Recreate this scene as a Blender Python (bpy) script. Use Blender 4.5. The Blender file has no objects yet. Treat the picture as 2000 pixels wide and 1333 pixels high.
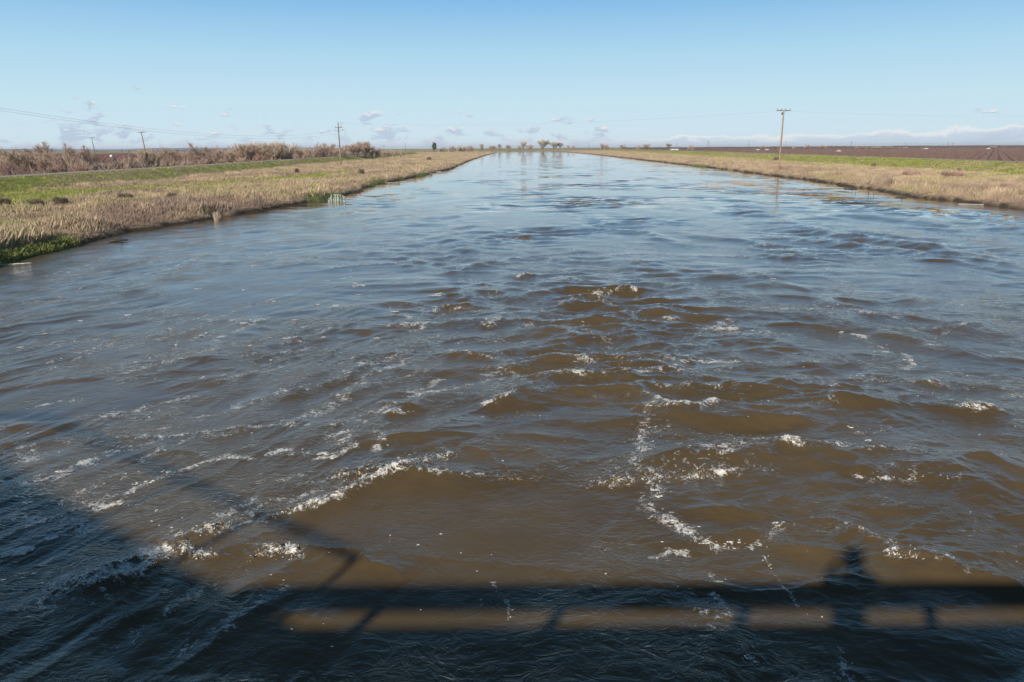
import bpy, math, random
import numpy as np
from mathutils import Vector, Matrix

random.seed(7)
RNG = np.random.default_rng(11)
SC = bpy.context.scene
COL = SC.collection
R = math.radians

# ------------------------------------------------------------------ camera
EYE = 5.6                       # metres above the water, a photographer on a bridge
PITCH, ROLL = R(14.13), R(-0.35)
cam_data = bpy.data.cameras.new('camera')
cam = bpy.data.objects.new('camera', cam_data)
COL.objects.link(cam)
cam_data.sensor_width = 36.0
cam_data.lens = 27.0
cam_data.clip_start = 0.05
cam_data.clip_end = 40000
CAM_M = Matrix.Rotation(math.pi / 2 - PITCH, 3, 'X') @ Matrix.Rotation(ROLL, 3, 'Z')
cam.matrix_world = Matrix.Translation((0, 0, EYE)) @ CAM_M.to_4x4()
SC.camera = cam

# ------------------------------------------------------------------ light and exposure
SUN_EL = R(27.5)
SUN_AZ = R(205.55)              # clockwise from +Y (downstream): behind the viewer, to the left
SUN_DIR = Vector((math.sin(SUN_AZ) * math.cos(SUN_EL), math.cos(SUN_AZ) * math.cos(SUN_EL), math.sin(SUN_EL)))
sun_data = bpy.data.lights.new('sun', 'SUN')
sun_data.energy = 5.0
sun_data.angle = R(0.9)
sun_data.color = (1.0, 0.93, 0.82)
sun = bpy.data.objects.new('sun', sun_data)
sun.rotation_euler = SUN_DIR.to_track_quat('Z', 'Y').to_euler()
sun.location = (-40, -80, 60)
COL.objects.link(sun)
SKY_STRENGTH = 0.05
SC.view_settings.view_transform = 'Standard'
SC.view_settings.look = 'None'
SC.view_settings.exposure = 0.0
SC.view_settings.gamma = 1.0


class NT:
    """small helper for building shader node trees"""
    def __init__(self, tree):
        self.t = tree; self.L = tree.links
    def node(self, kind, **kw):
        n = self.t.nodes.new(kind)
        for k, v in kw.items():
            setattr(n, k, v)
        return n
    def put(self, sock, v):
        if isinstance(v, bpy.types.NodeSocket):
            self.L.new(v, sock)
        else:
            sock.default_value = v
    def m(self, op, a, b=0.0, c=None, clamp=False):
        n = self.node('ShaderNodeMath', operation=op, use_clamp=clamp)
        self.put(n.inputs[0], a)
        if len(n.inputs) > 1: self.put(n.inputs[1], b)
        if c is not None: self.put(n.inputs[2], c)
        return n.outputs[0]
    def ss(self, v, lo, hi):
        n = self.node('ShaderNodeMapRange', interpolation_type='SMOOTHSTEP')
        self.put(n.inputs[0], v); self.put(n.inputs[1], lo); self.put(n.inputs[2], hi)
        n.inputs[3].default_value = 0; n.inputs[4].default_value = 1
        return n.outputs[0]
    def lin(self, v, lo, hi, a, b):
        n = self.node('ShaderNodeMapRange')
        for i, q in enumerate((v, lo, hi, a, b)): self.put(n.inputs[i], q)
        return n.outputs[0]
    def mix(self, f, a, b):
        n = self.node('ShaderNodeMix', data_type='RGBA')
        self.put(n.inputs[0], f); self.put(n.inputs[6], a); self.put(n.inputs[7], b)
        return n.outputs[2]
    def comb(self, x, y, z=0.0):
        n = self.node('ShaderNodeCombineXYZ')
        for i, q in enumerate((x, y, z)): self.put(n.inputs[i], q)
        return n.outputs[0]
    def sep(self, v):
        n = self.node('ShaderNodeSeparateXYZ'); self.put(n.inputs[0], v)
        return n.outputs
    def noise(self, vec, scale, detail=4, rough=0.5, dist=0.0, out=0):
        n = self.node('ShaderNodeTexNoise')
        if vec is not None: self.put(n.inputs['Vector'], vec)
        n.inputs['Scale'].default_value = scale; n.inputs['Detail'].default_value = detail
        n.inputs['Roughness'].default_value = rough; n.inputs['Distortion'].default_value = dist
        return n.outputs[out]
    def vm(self, op, a, b=(0, 0, 0), scale=None):
        n = self.node('ShaderNodeVectorMath', operation=op)
        self.put(n.inputs[0], a)
        if op == 'SCALE': self.put(n.inputs[3], scale)
        elif len(n.inputs) > 1: self.put(n.inputs[1], b)
        return n.outputs[0]


def rgb(r, g, b): return (r, g, b, 1.0)


# ------------------------------------------------------------------ world: clear sky, low far cumulus band
world = bpy.data.worlds.new('World')
SC.world = world
world.use_nodes = True
wt = world.node_tree
wt.nodes.clear()
W = NT(wt)
sky = W.node('ShaderNodeTexSky', sky_type='NISHITA')
sky.sun_disc = False
sky.sun_elevation = SUN_EL
sky.sun_rotation = SUN_AZ
sky.altitude = 0
sky.air_density = 1.0
sky.dust_density = 0.4
sky.ozone_density = 2.0
tc = W.node('ShaderNodeTexCoord')
dx, dy, dz = W.sep(W.vm('NORMALIZE', tc.outputs['Generated']))
elev = W.m('MULTIPLY', W.m('ARCSINE', dz), 180 / math.pi)
az = W.m('MULTIPLY', W.m('ARCTAN2', dx, dy), 180 / math.pi)
ca = W.comb(W.m('MULTIPLY', az, 0.55), W.m('MULTIPLY', elev, 1.25), 3.7)
n_big = W.noise(ca, 1.0, 7, 0.6, 0.3)
# the same field a little lower: where it is thinner below than here the cloud is a sunlit top
ca2 = W.comb(W.m('ADD', W.m('MULTIPLY', az, 0.55), 0.03), W.m('MULTIPLY', W.m('ADD', elev, 0.22), 1.25), 3.7)
n_up = W.noise(ca2, 1.0, 7, 0.6, 0.3)
left = W.ss(az, -14.0, -30.0)
right = W.ss(az, 4.0, 13.0)
# bank of cloud: solid below a ragged top line
n_line = W.noise(W.comb(W.m('MULTIPLY', az, 0.5), 0.0, 9.1), 1.0, 9, 0.68)
far_right = W.ss(az, 22.0, 31.0)
topline = W.m('ADD', W.m('ADD', 0.52, W.m('MULTIPLY', right, 0.26)), W.m('MULTIPLY', W.m('SUBTRACT', n_line, 0.5), W.m('ADD', 0.7, W.m('MULTIPLY', far_right, 1.2))))
topline = W.m('ADD', topline, W.m('MULTIPLY', W.m('SUBTRACT', n_big, 0.5), 1.6))
topline = W.m('ADD', topline, W.m('MULTIPLY', far_right, 0.35))
bank = W.ss(W.m('SUBTRACT', topline, elev), -0.04, 0.16)
rim = W.m('MULTIPLY', W.ss(W.m('SUBTRACT', topline, elev), 0.50, 0.05), W.m('ADD', 0.15, W.m('MULTIPLY', right, 0.75)))
bank_col = W.mix(rim, rgb(0.57, 0.655, 0.78), rgb(0.97, 0.94, 0.91))
# scattered little clouds above the bank
thr = W.m('SUBTRACT', W.lin(elev, 0.5, 4.6, 0.50, 0.70), W.m('MULTIPLY', left, 0.035))
thr = W.m('ADD', thr, W.m('MULTIPLY', W.ss(az, 6.0, 10.0), W.m('SUBTRACT', 0.16, W.m('MULTIPLY', far_right, 0.15))))
puff = W.ss(W.m('SUBTRACT', n_big, thr), 0.0, 0.09)
lit = W.m('MULTIPLY', W.ss(W.m('SUBTRACT', n_big, n_up), 0.03, 0.16), 0.85)
puff_col = W.mix(lit, rgb(0.47, 0.57, 0.72), rgb(0.90, 0.86, 0.83))
fac_sky = W.node('ShaderNodeMixRGB', blend_type='MULTIPLY')
fac_sky.inputs[0].default_value = 1.0
W.L.new(sky.outputs[0], fac_sky.inputs[1])
fac_sky.inputs[2].default_value = rgb(SKY_STRENGTH, SKY_STRENGTH, SKY_STRENGTH)
# the pale humid air low over the plain: the clear blue only starts some way up
ramp = W.node('ShaderNodeValToRGB')
W.L.new(W.m('DIVIDE', elev, 40.0, clamp=True), ramp.inputs[0])
cr = ramp.color_ramp
for i, (p_, c_) in enumerate([(0.0, (0.66, 0.80, 0.87)), (0.08, (0.56, 0.77, 0.88)), (0.16, (0.42, 0.68, 0.86)), (0.27, (0.19, 0.46, 0.80)), (0.50, (0.155, 0.41, 0.75)), (0.72, (0.045, 0.12, 0.25)), (1.0, (0.018, 0.045, 0.10))]):
    e_ = cr.elements[i] if i < 2 else cr.elements.new(p_)
    e_.position = p_; e_.color = rgb(*c_)
skyc = W.mix(W.m('SUBTRACT', 1.0, W.m('MULTIPLY', W.ss(elev, 30.0, 70.0), 0.35)), fac_sky.outputs[0], ramp.outputs[0])
# thin humid air low over the plain, whiter than the blue above
low = W.m('POWER', W.m('SUBTRACT', 1.0, W.m('MINIMUM', W.m('DIVIDE', W.m('MAXIMUM', elev, 0.0), 11.0), 1.0)), 2.0)
c1 = W.mix(W.m('MULTIPLY', puff, 0.8), skyc, puff_col)
c2 = W.mix(W.m('MULTIPLY', bank, 0.70), c1, bank_col)
up = W.ss(dz, -0.004, 0.0)
bg = W.node('ShaderNodeBackground')
W.L.new(W.mix(up, rgb(0.30, 0.33, 0.36), c2), bg.inputs[0])
bg.inputs[1].default_value = 1.0
wo = W.node('ShaderNodeOutputWorld')
W.L.new(bg.outputs[0], wo.inputs[0])


# ------------------------------------------------------------------ helpers
def survey(px, py, z=0.0):
    """where the sight line through a spot of the photograph meets the level z (metres)"""
    d = CAM_M @ Vector(((px - 1000) / 1500, -(py - 666.5) / 1500, -1))
    t = (z - EYE) / d.z
    return d.x * t, d.y * t


def bearing(px, Y, py=290):
    """x of a thing seen in column px when it stands Y metres downstream"""
    d = CAM_M @ Vector(((px - 1000) / 1500, -(py - 666.5) / 1500, -1))
    return d.x / d.y * Y


def height_of(px, py, Y):
    """height above the water of a point seen at (px, py) and Y metres downstream"""
    d = CAM_M @ Vector(((px - 1000) / 1500, -(py - 666.5) / 1500, -1))
    return EYE + d.z / d.y * Y


def tag(o, label=None, cat=None, group=None, kind=None):
    if label: o['label'] = label
    if cat: o['category'] = cat
    if group: o['group'] = group
    if kind: o['kind'] = kind
    return o


def link(name, me, parent=None):
    o = bpy.data.objects.new(name, me)
    COL.objects.link(o)
    if parent is not None: o.parent = parent
    return o


def empty(name, loc, rz=0.0):
    o = bpy.data.objects.new(name, None)
    o.empty_display_size = 0.3
    COL.objects.link(o)
    o.location = loc; o.rotation_euler = (0, 0, rz)
    return o


def np_mesh(name, verts, faces, material=None, smooth=False, colors=None, attrs=None):
    """faces: (n,3) or (n,4) int array"""
    me = bpy.data.meshes.new(name)
    verts = np.ascontiguousarray(verts, dtype=np.float32)
    faces = np.ascontiguousarray(faces, dtype=np.int32)
    k = faces.shape[1]
    me.vertices.add(len(verts)); me.vertices.foreach_set('co', verts.ravel())
    me.loops.add(faces.size); me.loops.foreach_set('vertex_index', faces.ravel())
    me.polygons.add(len(faces))
    me.polygons.foreach_set('loop_start', np.arange(0, faces.size, k, dtype=np.int32))
    try:
        me.polygons.foreach_set('loop_total', np.full(len(faces), k, dtype=np.int32))
    except Exception:
        pass
    me.update(calc_edges=True)
    me.polygons.foreach_set('use_smooth', np.full(len(faces), smooth, dtype=bool))
    if colors is not None:
        a = me.attributes.new('tint', 'FLOAT_COLOR', 'POINT')
        c = np.ones((len(verts), 4), dtype=np.float32); c[:, :3] = colors
        a.data.foreach_set('color', c.ravel())
    for n, v in (attrs or {}).items():
        a = me.attributes.new(n, 'FLOAT', 'POINT')
        a.data.foreach_set('value', np.ascontiguousarray(v, dtype=np.float32))
    if material: me.materials.append(material)
    return me


class MB:
    """collects boxes, tubes and lathes into ONE mesh object"""
    def __init__(self): self.v = []; self.f = []
    def quad_strip(self, rings, close=True, cap=True):
        n = len(rings[0]); b = len(self.v)
        for r in rings: self.v.extend([tuple(p) for p in r])
        for i in range(len(rings) - 1):
            for j in range(n if close else n - 1):
                k = (j + 1) % n
                self.f.append((b + i * n + j, b + i * n + k, b + (i + 1) * n + k, b + (i + 1) * n + j))
        if cap:
            self.f.append(tuple(b + j for j in reversed(range(n))))
            e = b + (len(rings) - 1) * n
            self.f.append(tuple(e + j for j in range(n)))
    def box(self, lo, hi, bev=0.0):
        x0, y0, z0 = lo; x1, y1, z1 = hi
        q = min(bev, (x1 - x0) / 3, (y1 - y0) / 3, (z1 - z0) / 3)
        def ring(z, i):
            return [(x0 + i, y0, z), (x1 - i, y0, z), (x1, y0 + i, z), (x1, y1 - i, z), (x1 - i, y1, z), (x0 + i, y1, z), (x0, y1 - i, z), (x0, y0 + i, z)] if q > 0 else \
                   [(x0, y0, z), (x1, y0, z), (x1, y1, z), (x0, y1, z)]
        if q > 0:
            def shr(z): return [(min(max(x, x0 + q), x1 - q), min(max(y, y0 + q), y1 - q), z) for x, y, _ in ring(z, q * 2)]
            self.quad_strip([shr(z0), ring(z0 + q, q), ring(z1 - q, q), shr(z1)])
        else:
            self.quad_strip([ring(z0, 0), ring(z1, 0)])
    def tube(self, pts, radii, n=8):
        pts = [Vector(p) for p in pts]
        if not hasattr(radii, '__len__'): radii = [radii] * len(pts)
        rings = []
        for i, p in enumerate(pts):
            d = (pts[min(i + 1, len(pts) - 1)] - pts[max(i - 1, 0)]).normalized()
            a = d.orthogonal().normalized() if abs(d.z) > 0.95 else d.cross(Vector((0, 0, 1))).normalized()
            b = d.cross(a)
            rings.append([p + (a * math.cos(2 * math.pi * k / n) + b * math.sin(2 * math.pi * k / n)) * radii[i] for k in range(n)])
        self.quad_strip(rings)
    def mesh(self, name, material=None, smooth=False):
        me = bpy.data.meshes.new(name)
        me.from_pydata(self.v, [], self.f); me.update()
        for p in me.polygons: p.use_smooth = smooth
        if material: me.materials.append(material)
        return me
    def build(self, name, material=None, parent=None, smooth=False):
        return link(name, self.mesh(name, material, smooth), parent)


# ------------------------------------------------------------------ numpy noise
def _hash(ix, iy, seed):
    h = (ix.astype(np.int64) * 374761393 + iy.astype(np.int64) * 668265263 + seed * 1442695041) & 0xFFFFFFFF
    h = ((h ^ (h >> 13)) * 1274126177) & 0xFFFFFFFF
    h = (h ^ (h >> 16)) & 0xFFFFFFFF
    return h


def gnoise(x, y, seed=0):
    """gradient noise, about -0.7..0.7"""
    x = np.asarray(x, dtype=np.float64); y = np.asarray(y, dtype=np.float64)
    x0 = np.floor(x); y0 = np.floor(y)
    fx = (x - x0); fy = (y - y0)
    u = fx * fx * fx * (fx * (fx * 6 - 15) + 10); v = fy * fy * fy * (fy * (fy * 6 - 15) + 10)
    def corner(ax, ay):
        a = _hash(x0 + ax, y0 + ay, seed).astype(np.float64) * (2 * math.pi / 4294967296.0)
        return np.cos(a) * (fx - ax) + np.sin(a) * (fy - ay)
    n00 = corner(0, 0); n10 = corner(1, 0); n01 = corner(0, 1); n11 = corner(1, 1)
    a = n00 + u * (n10 - n00); b = n01 + u * (n11 - n01)
    return (a + v * (b - a)) * 1.4


def fbm(x, y, seed=0, octv=4, gain=0.5):
    s = 0; a = 1.0
    for i in range(octv):
        s = s + a * gnoise(x * 2 ** i + 17.3 * i, y * 2 ** i - 9.1 * i, seed + i)
        a *= gain
    return s


def sstep(x, a, b):
    t = np.clip((x - a) / (b - a), 0, 1)
    return t * t * (3 - 2 * t)


# ------------------------------------------------------------------ materials
def new_mat(name):
    m = bpy.data.materials.new(name); m.use_nodes = True
    t = m.node_tree; t.nodes.clear()
    q = NT(t)
    out = q.node('ShaderNodeOutputMaterial'); b = q.node('ShaderNodeBsdfPrincipled')
    q.L.new(b.outputs[0], out.inputs[0])
    return m, q, b


def plain(name, col, rough=0.8, var=0.25, scale=3.0, bump=0.0, spec=0.3, metal=0.0, alt=None):
    m, q, b = new_mat(name)
    tcn = q.node('ShaderNodeTexCoord')
    n = q.noise(tcn.outputs['Object'], scale, 6, 0.6)
    alt = alt or tuple(c * (1 - var) for c in col)
    hi = tuple(min(1, c * (1 + var * 0.6)) for c in col)
    f = q.ss(n, 0.3, 0.7)
    q.L.new(q.mix(f, rgb(*alt), rgb(*hi)), b.inputs['Base Color'])
    b.inputs['Roughness'].default_value = rough; b.inputs['Metallic'].default_value = metal
    b.inputs['Specular IOR Level'].default_value = spec
    if bump:
        bn = q.node('ShaderNodeBump'); bn.inputs['Strength'].default_value = bump; bn.inputs['Distance'].default_value = 0.02
        q.L.new(q.noise(tcn.outputs['Object'], scale * 6, 6, 0.6), bn.inputs['Height'])
        q.L.new(bn.outputs[0], b.inputs['Normal'])
    return m


def tinted(name, rough=0.9, trans=0.0, spec=0.15, var=0.2, scale=0.8):
    """base colour from the mesh's own per-vertex colour of the plant or soil"""
    m, q, b = new_mat(name)
    a = q.node('ShaderNodeAttribute', attribute_name='tint')
    tcn = q.node('ShaderNodeTexCoord')
    n = q.noise(tcn.outputs['Object'], scale, 7, 0.65)
    mul = q.node('ShaderNodeMixRGB', blend_type='MULTIPLY'); mul.inputs[0].default_value = 1
    q.L.new(a.outputs['Color'], mul.inputs[1])
    g = q.lin(n, 0.25, 0.75, 1 - var, 1 + var)
    q.L.new(q.comb(g, g, g), mul.inputs[2])
    q.L.new(mul.outputs[0], b.inputs['Base Color'])
    b.inputs['Roughness'].default_value = rough
    b.inputs['Specular IOR Level'].default_value = spec
    return m, q, b


M_soil, q_, b_ = tinted('soil_and_turf', var=0.35, scale=0.9)
tcn = q_.node('ShaderNodeTexCoord')
bn = q_.node('ShaderNodeBump'); bn.inputs['Strength'].default_value = 0.8; bn.inputs['Distance'].default_value = 0.15
q_.L.new(q_.noise(tcn.outputs['Object'], 2.5, 8, 0.7), bn.inputs['Height']); q_.L.new(bn.outputs[0], b_.inputs['Normal'])
M_grass, _, _ = tinted('grass_blades', var=0.25, scale=0.35)
M_twig = plain('bare_twigs', (0.55, 0.415, 0.325), 0.9, 0.25, 0.6)
M_twig_red = plain('reddish_bare_twigs', (0.50, 0.34, 0.265), 0.9, 0.25, 0.6)
M_twig_pale = plain('pale_straw_twigs', (0.62, 0.50, 0.38), 0.9, 0.25, 0.6)
M_bark = plain('grey_brown_bark', (0.17, 0.13, 0.10), 0.9, 0.35, 3.0, 0.5)
M_leafdark = plain('dark_leaves', (0.085, 0.095, 0.06), 0.8, 0.4, 0.8)
M_bushdark = plain('dark_brown_brush', (0.21, 0.155, 0.115), 0.9, 0.35, 2.0)
M_road = plain('pale_gravel', (0.36, 0.31, 0.25), 0.95, 0.2, 0.8, 0.6)
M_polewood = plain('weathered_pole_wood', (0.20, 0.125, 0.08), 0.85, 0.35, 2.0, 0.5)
M_poleorange = plain('tan_pole_wood', (0.34, 0.225, 0.155), 0.85, 0.3, 2.0, 0.5)  # tan is the pole wood's own colour
M_armdark = plain('dark_crossarm_wood', (0.10, 0.085, 0.075), 0.8, 0.3, 4.0, 0.3)
M_armlight = plain('light_crossarm_wood', (0.42, 0.36, 0.30), 0.8, 0.25, 4.0, 0.3)
M_glass = plain('teal_insulator_glass', (0.10, 0.22, 0.20), 0.25, 0.2, 6.0, 0, 0.5)
M_wire = plain('weathered_wire', (0.10, 0.10, 0.11), 0.6, 0.2, 1.0)
M_concrete = plain('grey_concrete', (0.34, 0.325, 0.30), 0.9, 0.25, 1.5, 0.4)
M_steel = plain('painted_grey_steel', (0.22, 0.23, 0.23), 0.55, 0.25, 3.0, 0.15)
M_stake = plain('white_painted_stakes', (0.62, 0.58, 0.52), 0.8, 0.15, 2.0)
M_vine = plain('dormant_vines', (0.20, 0.125, 0.10), 0.9, 0.3, 0.2)
M_orchard = plain('reddish_dormant_orchard', (0.21, 0.115, 0.10), 0.9, 0.25, 0.05)
M_palegreen = plain('pale_green_weathered_wood', (0.36, 0.40, 0.33), 0.85, 0.25, 6.0, 0.8)
M_drift = plain('bleached_driftwood', (0.42, 0.35, 0.27), 0.85, 0.3, 5.0, 0.6)
M_driftdark = plain('wet_dark_driftwood', (0.06, 0.048, 0.04), 0.6, 0.3, 5.0, 0.6)
M_hill = plain('haze_blue_hills', (0.16, 0.19, 0.24), 0.95, 0.15, 0.002)  # blue of the hazy distance is put into the base colour
M_white = plain('white_painted_metal', (0.80, 0.80, 0.78), 0.5, 0.05, 0.3)
M_roofgrey = plain('grey_roof_metal', (0.42, 0.43, 0.45), 0.5, 0.1, 0.3)
M_darkglass = plain('dark_window_glass', (0.03, 0.035, 0.04), 0.15, 0.2, 1.0, 0, 0.5)
M_rubber = plain('black_rubber', (0.02, 0.02, 0.02), 0.8, 0.2, 4.0)

# foam: tiny bubbles, bright, slightly warm
M_foam, q_, b_ = new_mat('river_foam')
tcn = q_.node('ShaderNodeTexCoord')
fn = q_.noise(tcn.outputs['Object'], 14.0, 6, 0.7)
q_.L.new(q_.mix(q_.ss(fn, 0.3, 0.7), rgb(0.50, 0.45, 0.38), rgb(0.86, 0.83, 0.78)), b_.inputs['Base Color'])
b_.inputs['Roughness'].default_value = 0.35
b_.inputs['Subsurface Weight'].default_value = 0.25
b_.inputs['Subsurface Radius'].default_value = (0.05, 0.04, 0.03)
bn = q_.node('ShaderNodeBump'); bn.inputs['Strength'].default_value = 0.8; bn.inputs['Distance'].default_value = 0.03
vor = q_.node('ShaderNodeTexVoronoi'); vor.inputs['Scale'].default_value = 30
q_.L.new(tcn.outputs['Object'], vor.inputs['Vector'])
q_.L.new(vor.outputs['Distance'], bn.inputs['Height']); q_.L.new(bn.outputs[0], b_.inputs['Normal'])

# ------------------------------------------------------------------ the lie of the land
LB = np.array([(-200, -27), (0, -26), (38, -25.6), (49, -26.6), (58, -25.8), (66, -24.7), (77, -22.4), (94, -20.9), (105, -20.4), (118, -21.6), (131, -22.0),
               (150, -19.6), (175, -18.4), (196, -17.6), (230, -16.6), (273, -17.4), (350, -18.6), (476, -19.4), (700, -19.0), (1000, -18.0), (1060, -20)], float)
RB = np.array([(-200, 42), (0, 44), (40, 45), (70, 46.0), (84, 44.6), (121, 49.2), (149, 50.8), (210, 54), (287, 56.6), (450, 61), (684, 67.5), (911, 67), (1150, 66), (1300, 50)], float)
LC = np.array([(-200, -62), (0, -62), (100, -65.5), (170, -66), (245, -70.5), (370, -71.5), (666, -85), (1000, -130), (1400, -300)], float)
RC = np.array([(-200, 92), (0, 92), (100, 94), (150, 97), (194, 101), (320, 114), (522, 132), (965, 160), (1500, 190), (7000, 300)], float)
Y_FAR = 1290.0


def lb(Y): return np.interp(Y, LB[:, 0], LB[:, 1]) + 0.9 * gnoise(np.asarray(Y) * 0.11, np.zeros_like(Y) + 3.3, 41) + 0.45 * gnoise(np.asarray(Y) * 0.45, np.zeros_like(Y), 42)
def rb(Y): return np.interp(Y, RB[:, 0], RB[:, 1]) + 0.9 * gnoise(np.asarray(Y) * 0.11, np.zeros_like(Y) + 8.3, 43) + 0.45 * gnoise(np.asarray(Y) * 0.45, np.zeros_like(Y), 44)
def lc(Y): return np.interp(Y, LC[:, 0], LC[:, 1])
def rc(Y): return np.interp(Y, RC[:, 0], RC[:, 1])


def land_d(X, Y):
    """signed distance into dry land: >0 on land. returns d, side (-1 left, 1 right, 2 far)"""
    dl = np.where(Y < 1060, lb(np.minimum(Y, 1060)) - X, -1e3)
    # the left bank ends in a point; behind it a backwater runs off to the left
    dl = np.minimum(dl, (1052 + 8 * gnoise(X * 0.02, X * 0, 5)) - Y)
    dr = X - rb(Y)
    df = Y - (Y_FAR + 12 * gnoise(X * 0.008, X * 0 + 4, 6))
    d = np.maximum(np.maximum(dl, dr), df)
    side = np.where(d == dl, -1, np.where(d == dr, 1, 2))
    return d, side


def bump_ridge(d, half, slope, h):
    return h * np.clip(1 - np.maximum(np.abs(d) - half, 0) / (slope * h), 0, 1)


def ground_z(X, Y):
    d, side = land_d(X, Y)
    berm = 0.42 * sstep(d, -0.15, 0.8) + 0.45 * sstep(d, 0.8, 7.0) + 0.10 * gnoise(X * 0.12, Y * 0.12, 21) * sstep(d, 1, 6) + 0.07 * gnoise(X * 0.5, Y * 0.5, 22) * sstep(d, 0.3, 3)
    bed = -0.16 - 1.8 * sstep(-d, 0.0, 6.0)
    z = np.where(d > -0.15, berm - 0.14 * (1 - sstep(d, -0.15, 0.25)), bed)
    lx = X - lc(Y); rx = X - rc(Y)
    ll = (X < lb(np.minimum(Y, 1060))) & (Y < 1300)
    # left levee, field beyond lies a little lower
    zl = bump_ridge(lx, 2.8, 2.9, 2.35 - 0.88) + 0.88
    zl = np.where(lx < 0, np.maximum(bump_ridge(lx, 2.8, 2.6, 2.35 + 0.3) - 0.3, -0.3), zl)
    z = np.where(ll & (lx < 8) & (d > 3), np.maximum(zl, np.where(lx > 0, z, -9)), z)
    rr = X > rb(Y)
    zr = bump_ridge(rx, 2.8, 7.5, 2.4 - 0.88) + 0.88
    zr = np.where(rx > 0, np.maximum(bump_ridge(rx, 2.8, 2.6, 2.4 + 0.5) - 0.5, -0.5), zr)
    z = np.where(rr & (rx > -14.3) & (d > 3), np.maximum(zr, np.where(rx < 0, z, -9)), z)
    # far bank: grassy rise across the bend
    fy = Y - Y_FAR
    far = (fy > -20) & ~((rx > -14.3) & rr & (Y < 1250))
    rise = 0.9 + 2.9 * sstep(fy, 4, 60) + 0.9 * gnoise(X * 0.015, Y * 0.01, 31) * sstep(fy, 8, 60) - 4.2 * sstep(fy, 130, 260)
    z = np.where(far & (d > 3), rise, z)
    return z


C_MUD = np.array((0.085, 0.062, 0.043)); C_STRAW = np.array((0.50, 0.375, 0.25)); C_STRAW2 = np.array((0.38, 0.28, 0.19))
C_GREEN = np.array((0.31, 0.325, 0.075)); C_GREEN2 = np.array((0.39, 0.34, 0.14)); C_ROAD = np.array((0.34, 0.29, 0.23))
C_FIELD = np.array((0.19, 0.12, 0.095)); C_ORCH = np.array((0.20, 0.125, 0.10)); C_LUSH = np.array((0.20, 0.22, 0.07))


def zone(X, Y):
    """colour of what grows at (X, Y) and how tall: returns rgb, height, greenness"""
    d, side = land_d(X, Y)
    n1 = fbm(X * 0.05, Y * 0.05, 61, 4); n2 = fbm(X * 0.22, Y * 0.22, 66, 4); n3 = fbm(X * 0.015, Y * 0.02, 77, 3)
    lx = X - lc(Y); rx = X - rc(Y)
    g = np.zeros_like(X)
    # levee faces
    g = np.maximum(g, sstep(lx + 1.6 * n2 + 2.5 * n1, 9.5, 5.0) * (side == -1) * (lx > 2))
    g = np.maximum(g, sstep(-rx + 1.6 * n2 + 3.0 * n1, np.interp(Y, [0, 120, 180, 250, 400], [19, 19, 19, 25, 30]), np.interp(Y, [0, 120, 180, 250, 400], [15, 15, 15, 19, 22])) * (side == 1) * (rx < -2))
    # low damp swale on the left berm that runs out as it goes downstream
    sw = (lx - np.interp(Y, [60, 90, 105, 125, 160], [13, 12, 21, 27, 31])) / np.interp(Y, [60, 90, 120, 160], [9, 7, 5.0, 2.0])
    g = np.maximum(g, sstep(np.abs(sw) + 0.4 * n2, 1.25, 0.8) * (Y < 175) * (Y > 40) * (side == -1) * 0.95)
    # lush fringe at the left waterline, patchy
    fr = sstep(d + 0.5 * n2, 1.5, 0.6) * (d > -0.2) * sstep(n1 + 0.25 * n2 + np.where((Y < 57) & (Y > 42), 0.22, np.where(Y < 42, 0.05, -0.08)), 0.0, 0.2)
    fr = fr * np.where(side == 1, sstep(n1, 0.0, 0.3), 1) * (Y < 260)
    # yellow-green spots in the straw
    g = np.maximum(g, 0.55 * sstep(n1 + 0.5 * n2, 0.28, 0.55) * (d > 3))
    far = (side == 2)
    g = np.where(far, sstep(Y - Y_FAR + 8 * n2, 12, 26) * 0.85, g)
    s = sstep(n2 + 0.7 * n1, -0.5, 0.5)[..., None]
    straw = C_STRAW * s + C_STRAW2 * (1 - s)
    gs = sstep(n2 + n3, -0.35, 0.5)[..., None]
    n4 = fbm(X * 0.45, Y * 0.30, 91, 4); n5 = fbm(X * 0.09, Y * 0.05, 95, 4)
    straw = straw * (1 + 0.30 * np.clip(n4, -1, 1))[..., None]
    k1 = (sstep(n5, 0.15, 0.55) * 0.8)[..., None]; straw = straw * (1 - k1) + np.array((0.30, 0.215, 0.165)) * k1
    k2 = (sstep(n4 - n5, 0.45, 0.9) * 0.7)[..., None]; straw = straw * (1 - k2) + np.array((0.34, 0.32, 0.14)) * k2
    green = C_GREEN * gs + C_GREEN2 * (1 - gs)
    green = green * (1 + 0.25 * np.clip(n4, -1, 1))[..., None]
    c = straw * (1 - g[..., None]) + green * g[..., None]
    c = c * (1 - fr[..., None]) + C_LUSH * fr[..., None]
    mud = (d < 0.35)
    c = np.where(mud[..., None] & (fr < 0.5)[..., None], C_MUD, c)
    beyond_r = (rx > 8.0) & (side != -1)
    beyond_l = (lx < -8.0) & ((side == -1) | (side == 2))
    k = sstep(n3, -0.4, 0.4)[..., None]
    c = np.where(beyond_r[..., None], C_FIELD * (0.9 + 0.25 * k), c)
    c = np.where(beyond_l[..., None], C_STRAW2 * 0.75 * k + C_ORCH * (1 - k), c)
    c = np.where((beyond_l & (Y > 900))[..., None], C_GREEN2 * k + C_STRAW2 * (1 - k), c)
    hgt = np.where(g > 0.4, 0.16, (0.20 + 0.34 * sstep(n2 + 0.8 * n1, -0.55, 0.6)) * (1 + 0.7 * sstep(d, 9, 2)))  * sstep(d, 0.1, 1.6)
    hgt = np.where(fr > 0.4, 0.16, hgt)
    return c, hgt, np.maximum(g, fr), d, side, lx, rx


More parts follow.
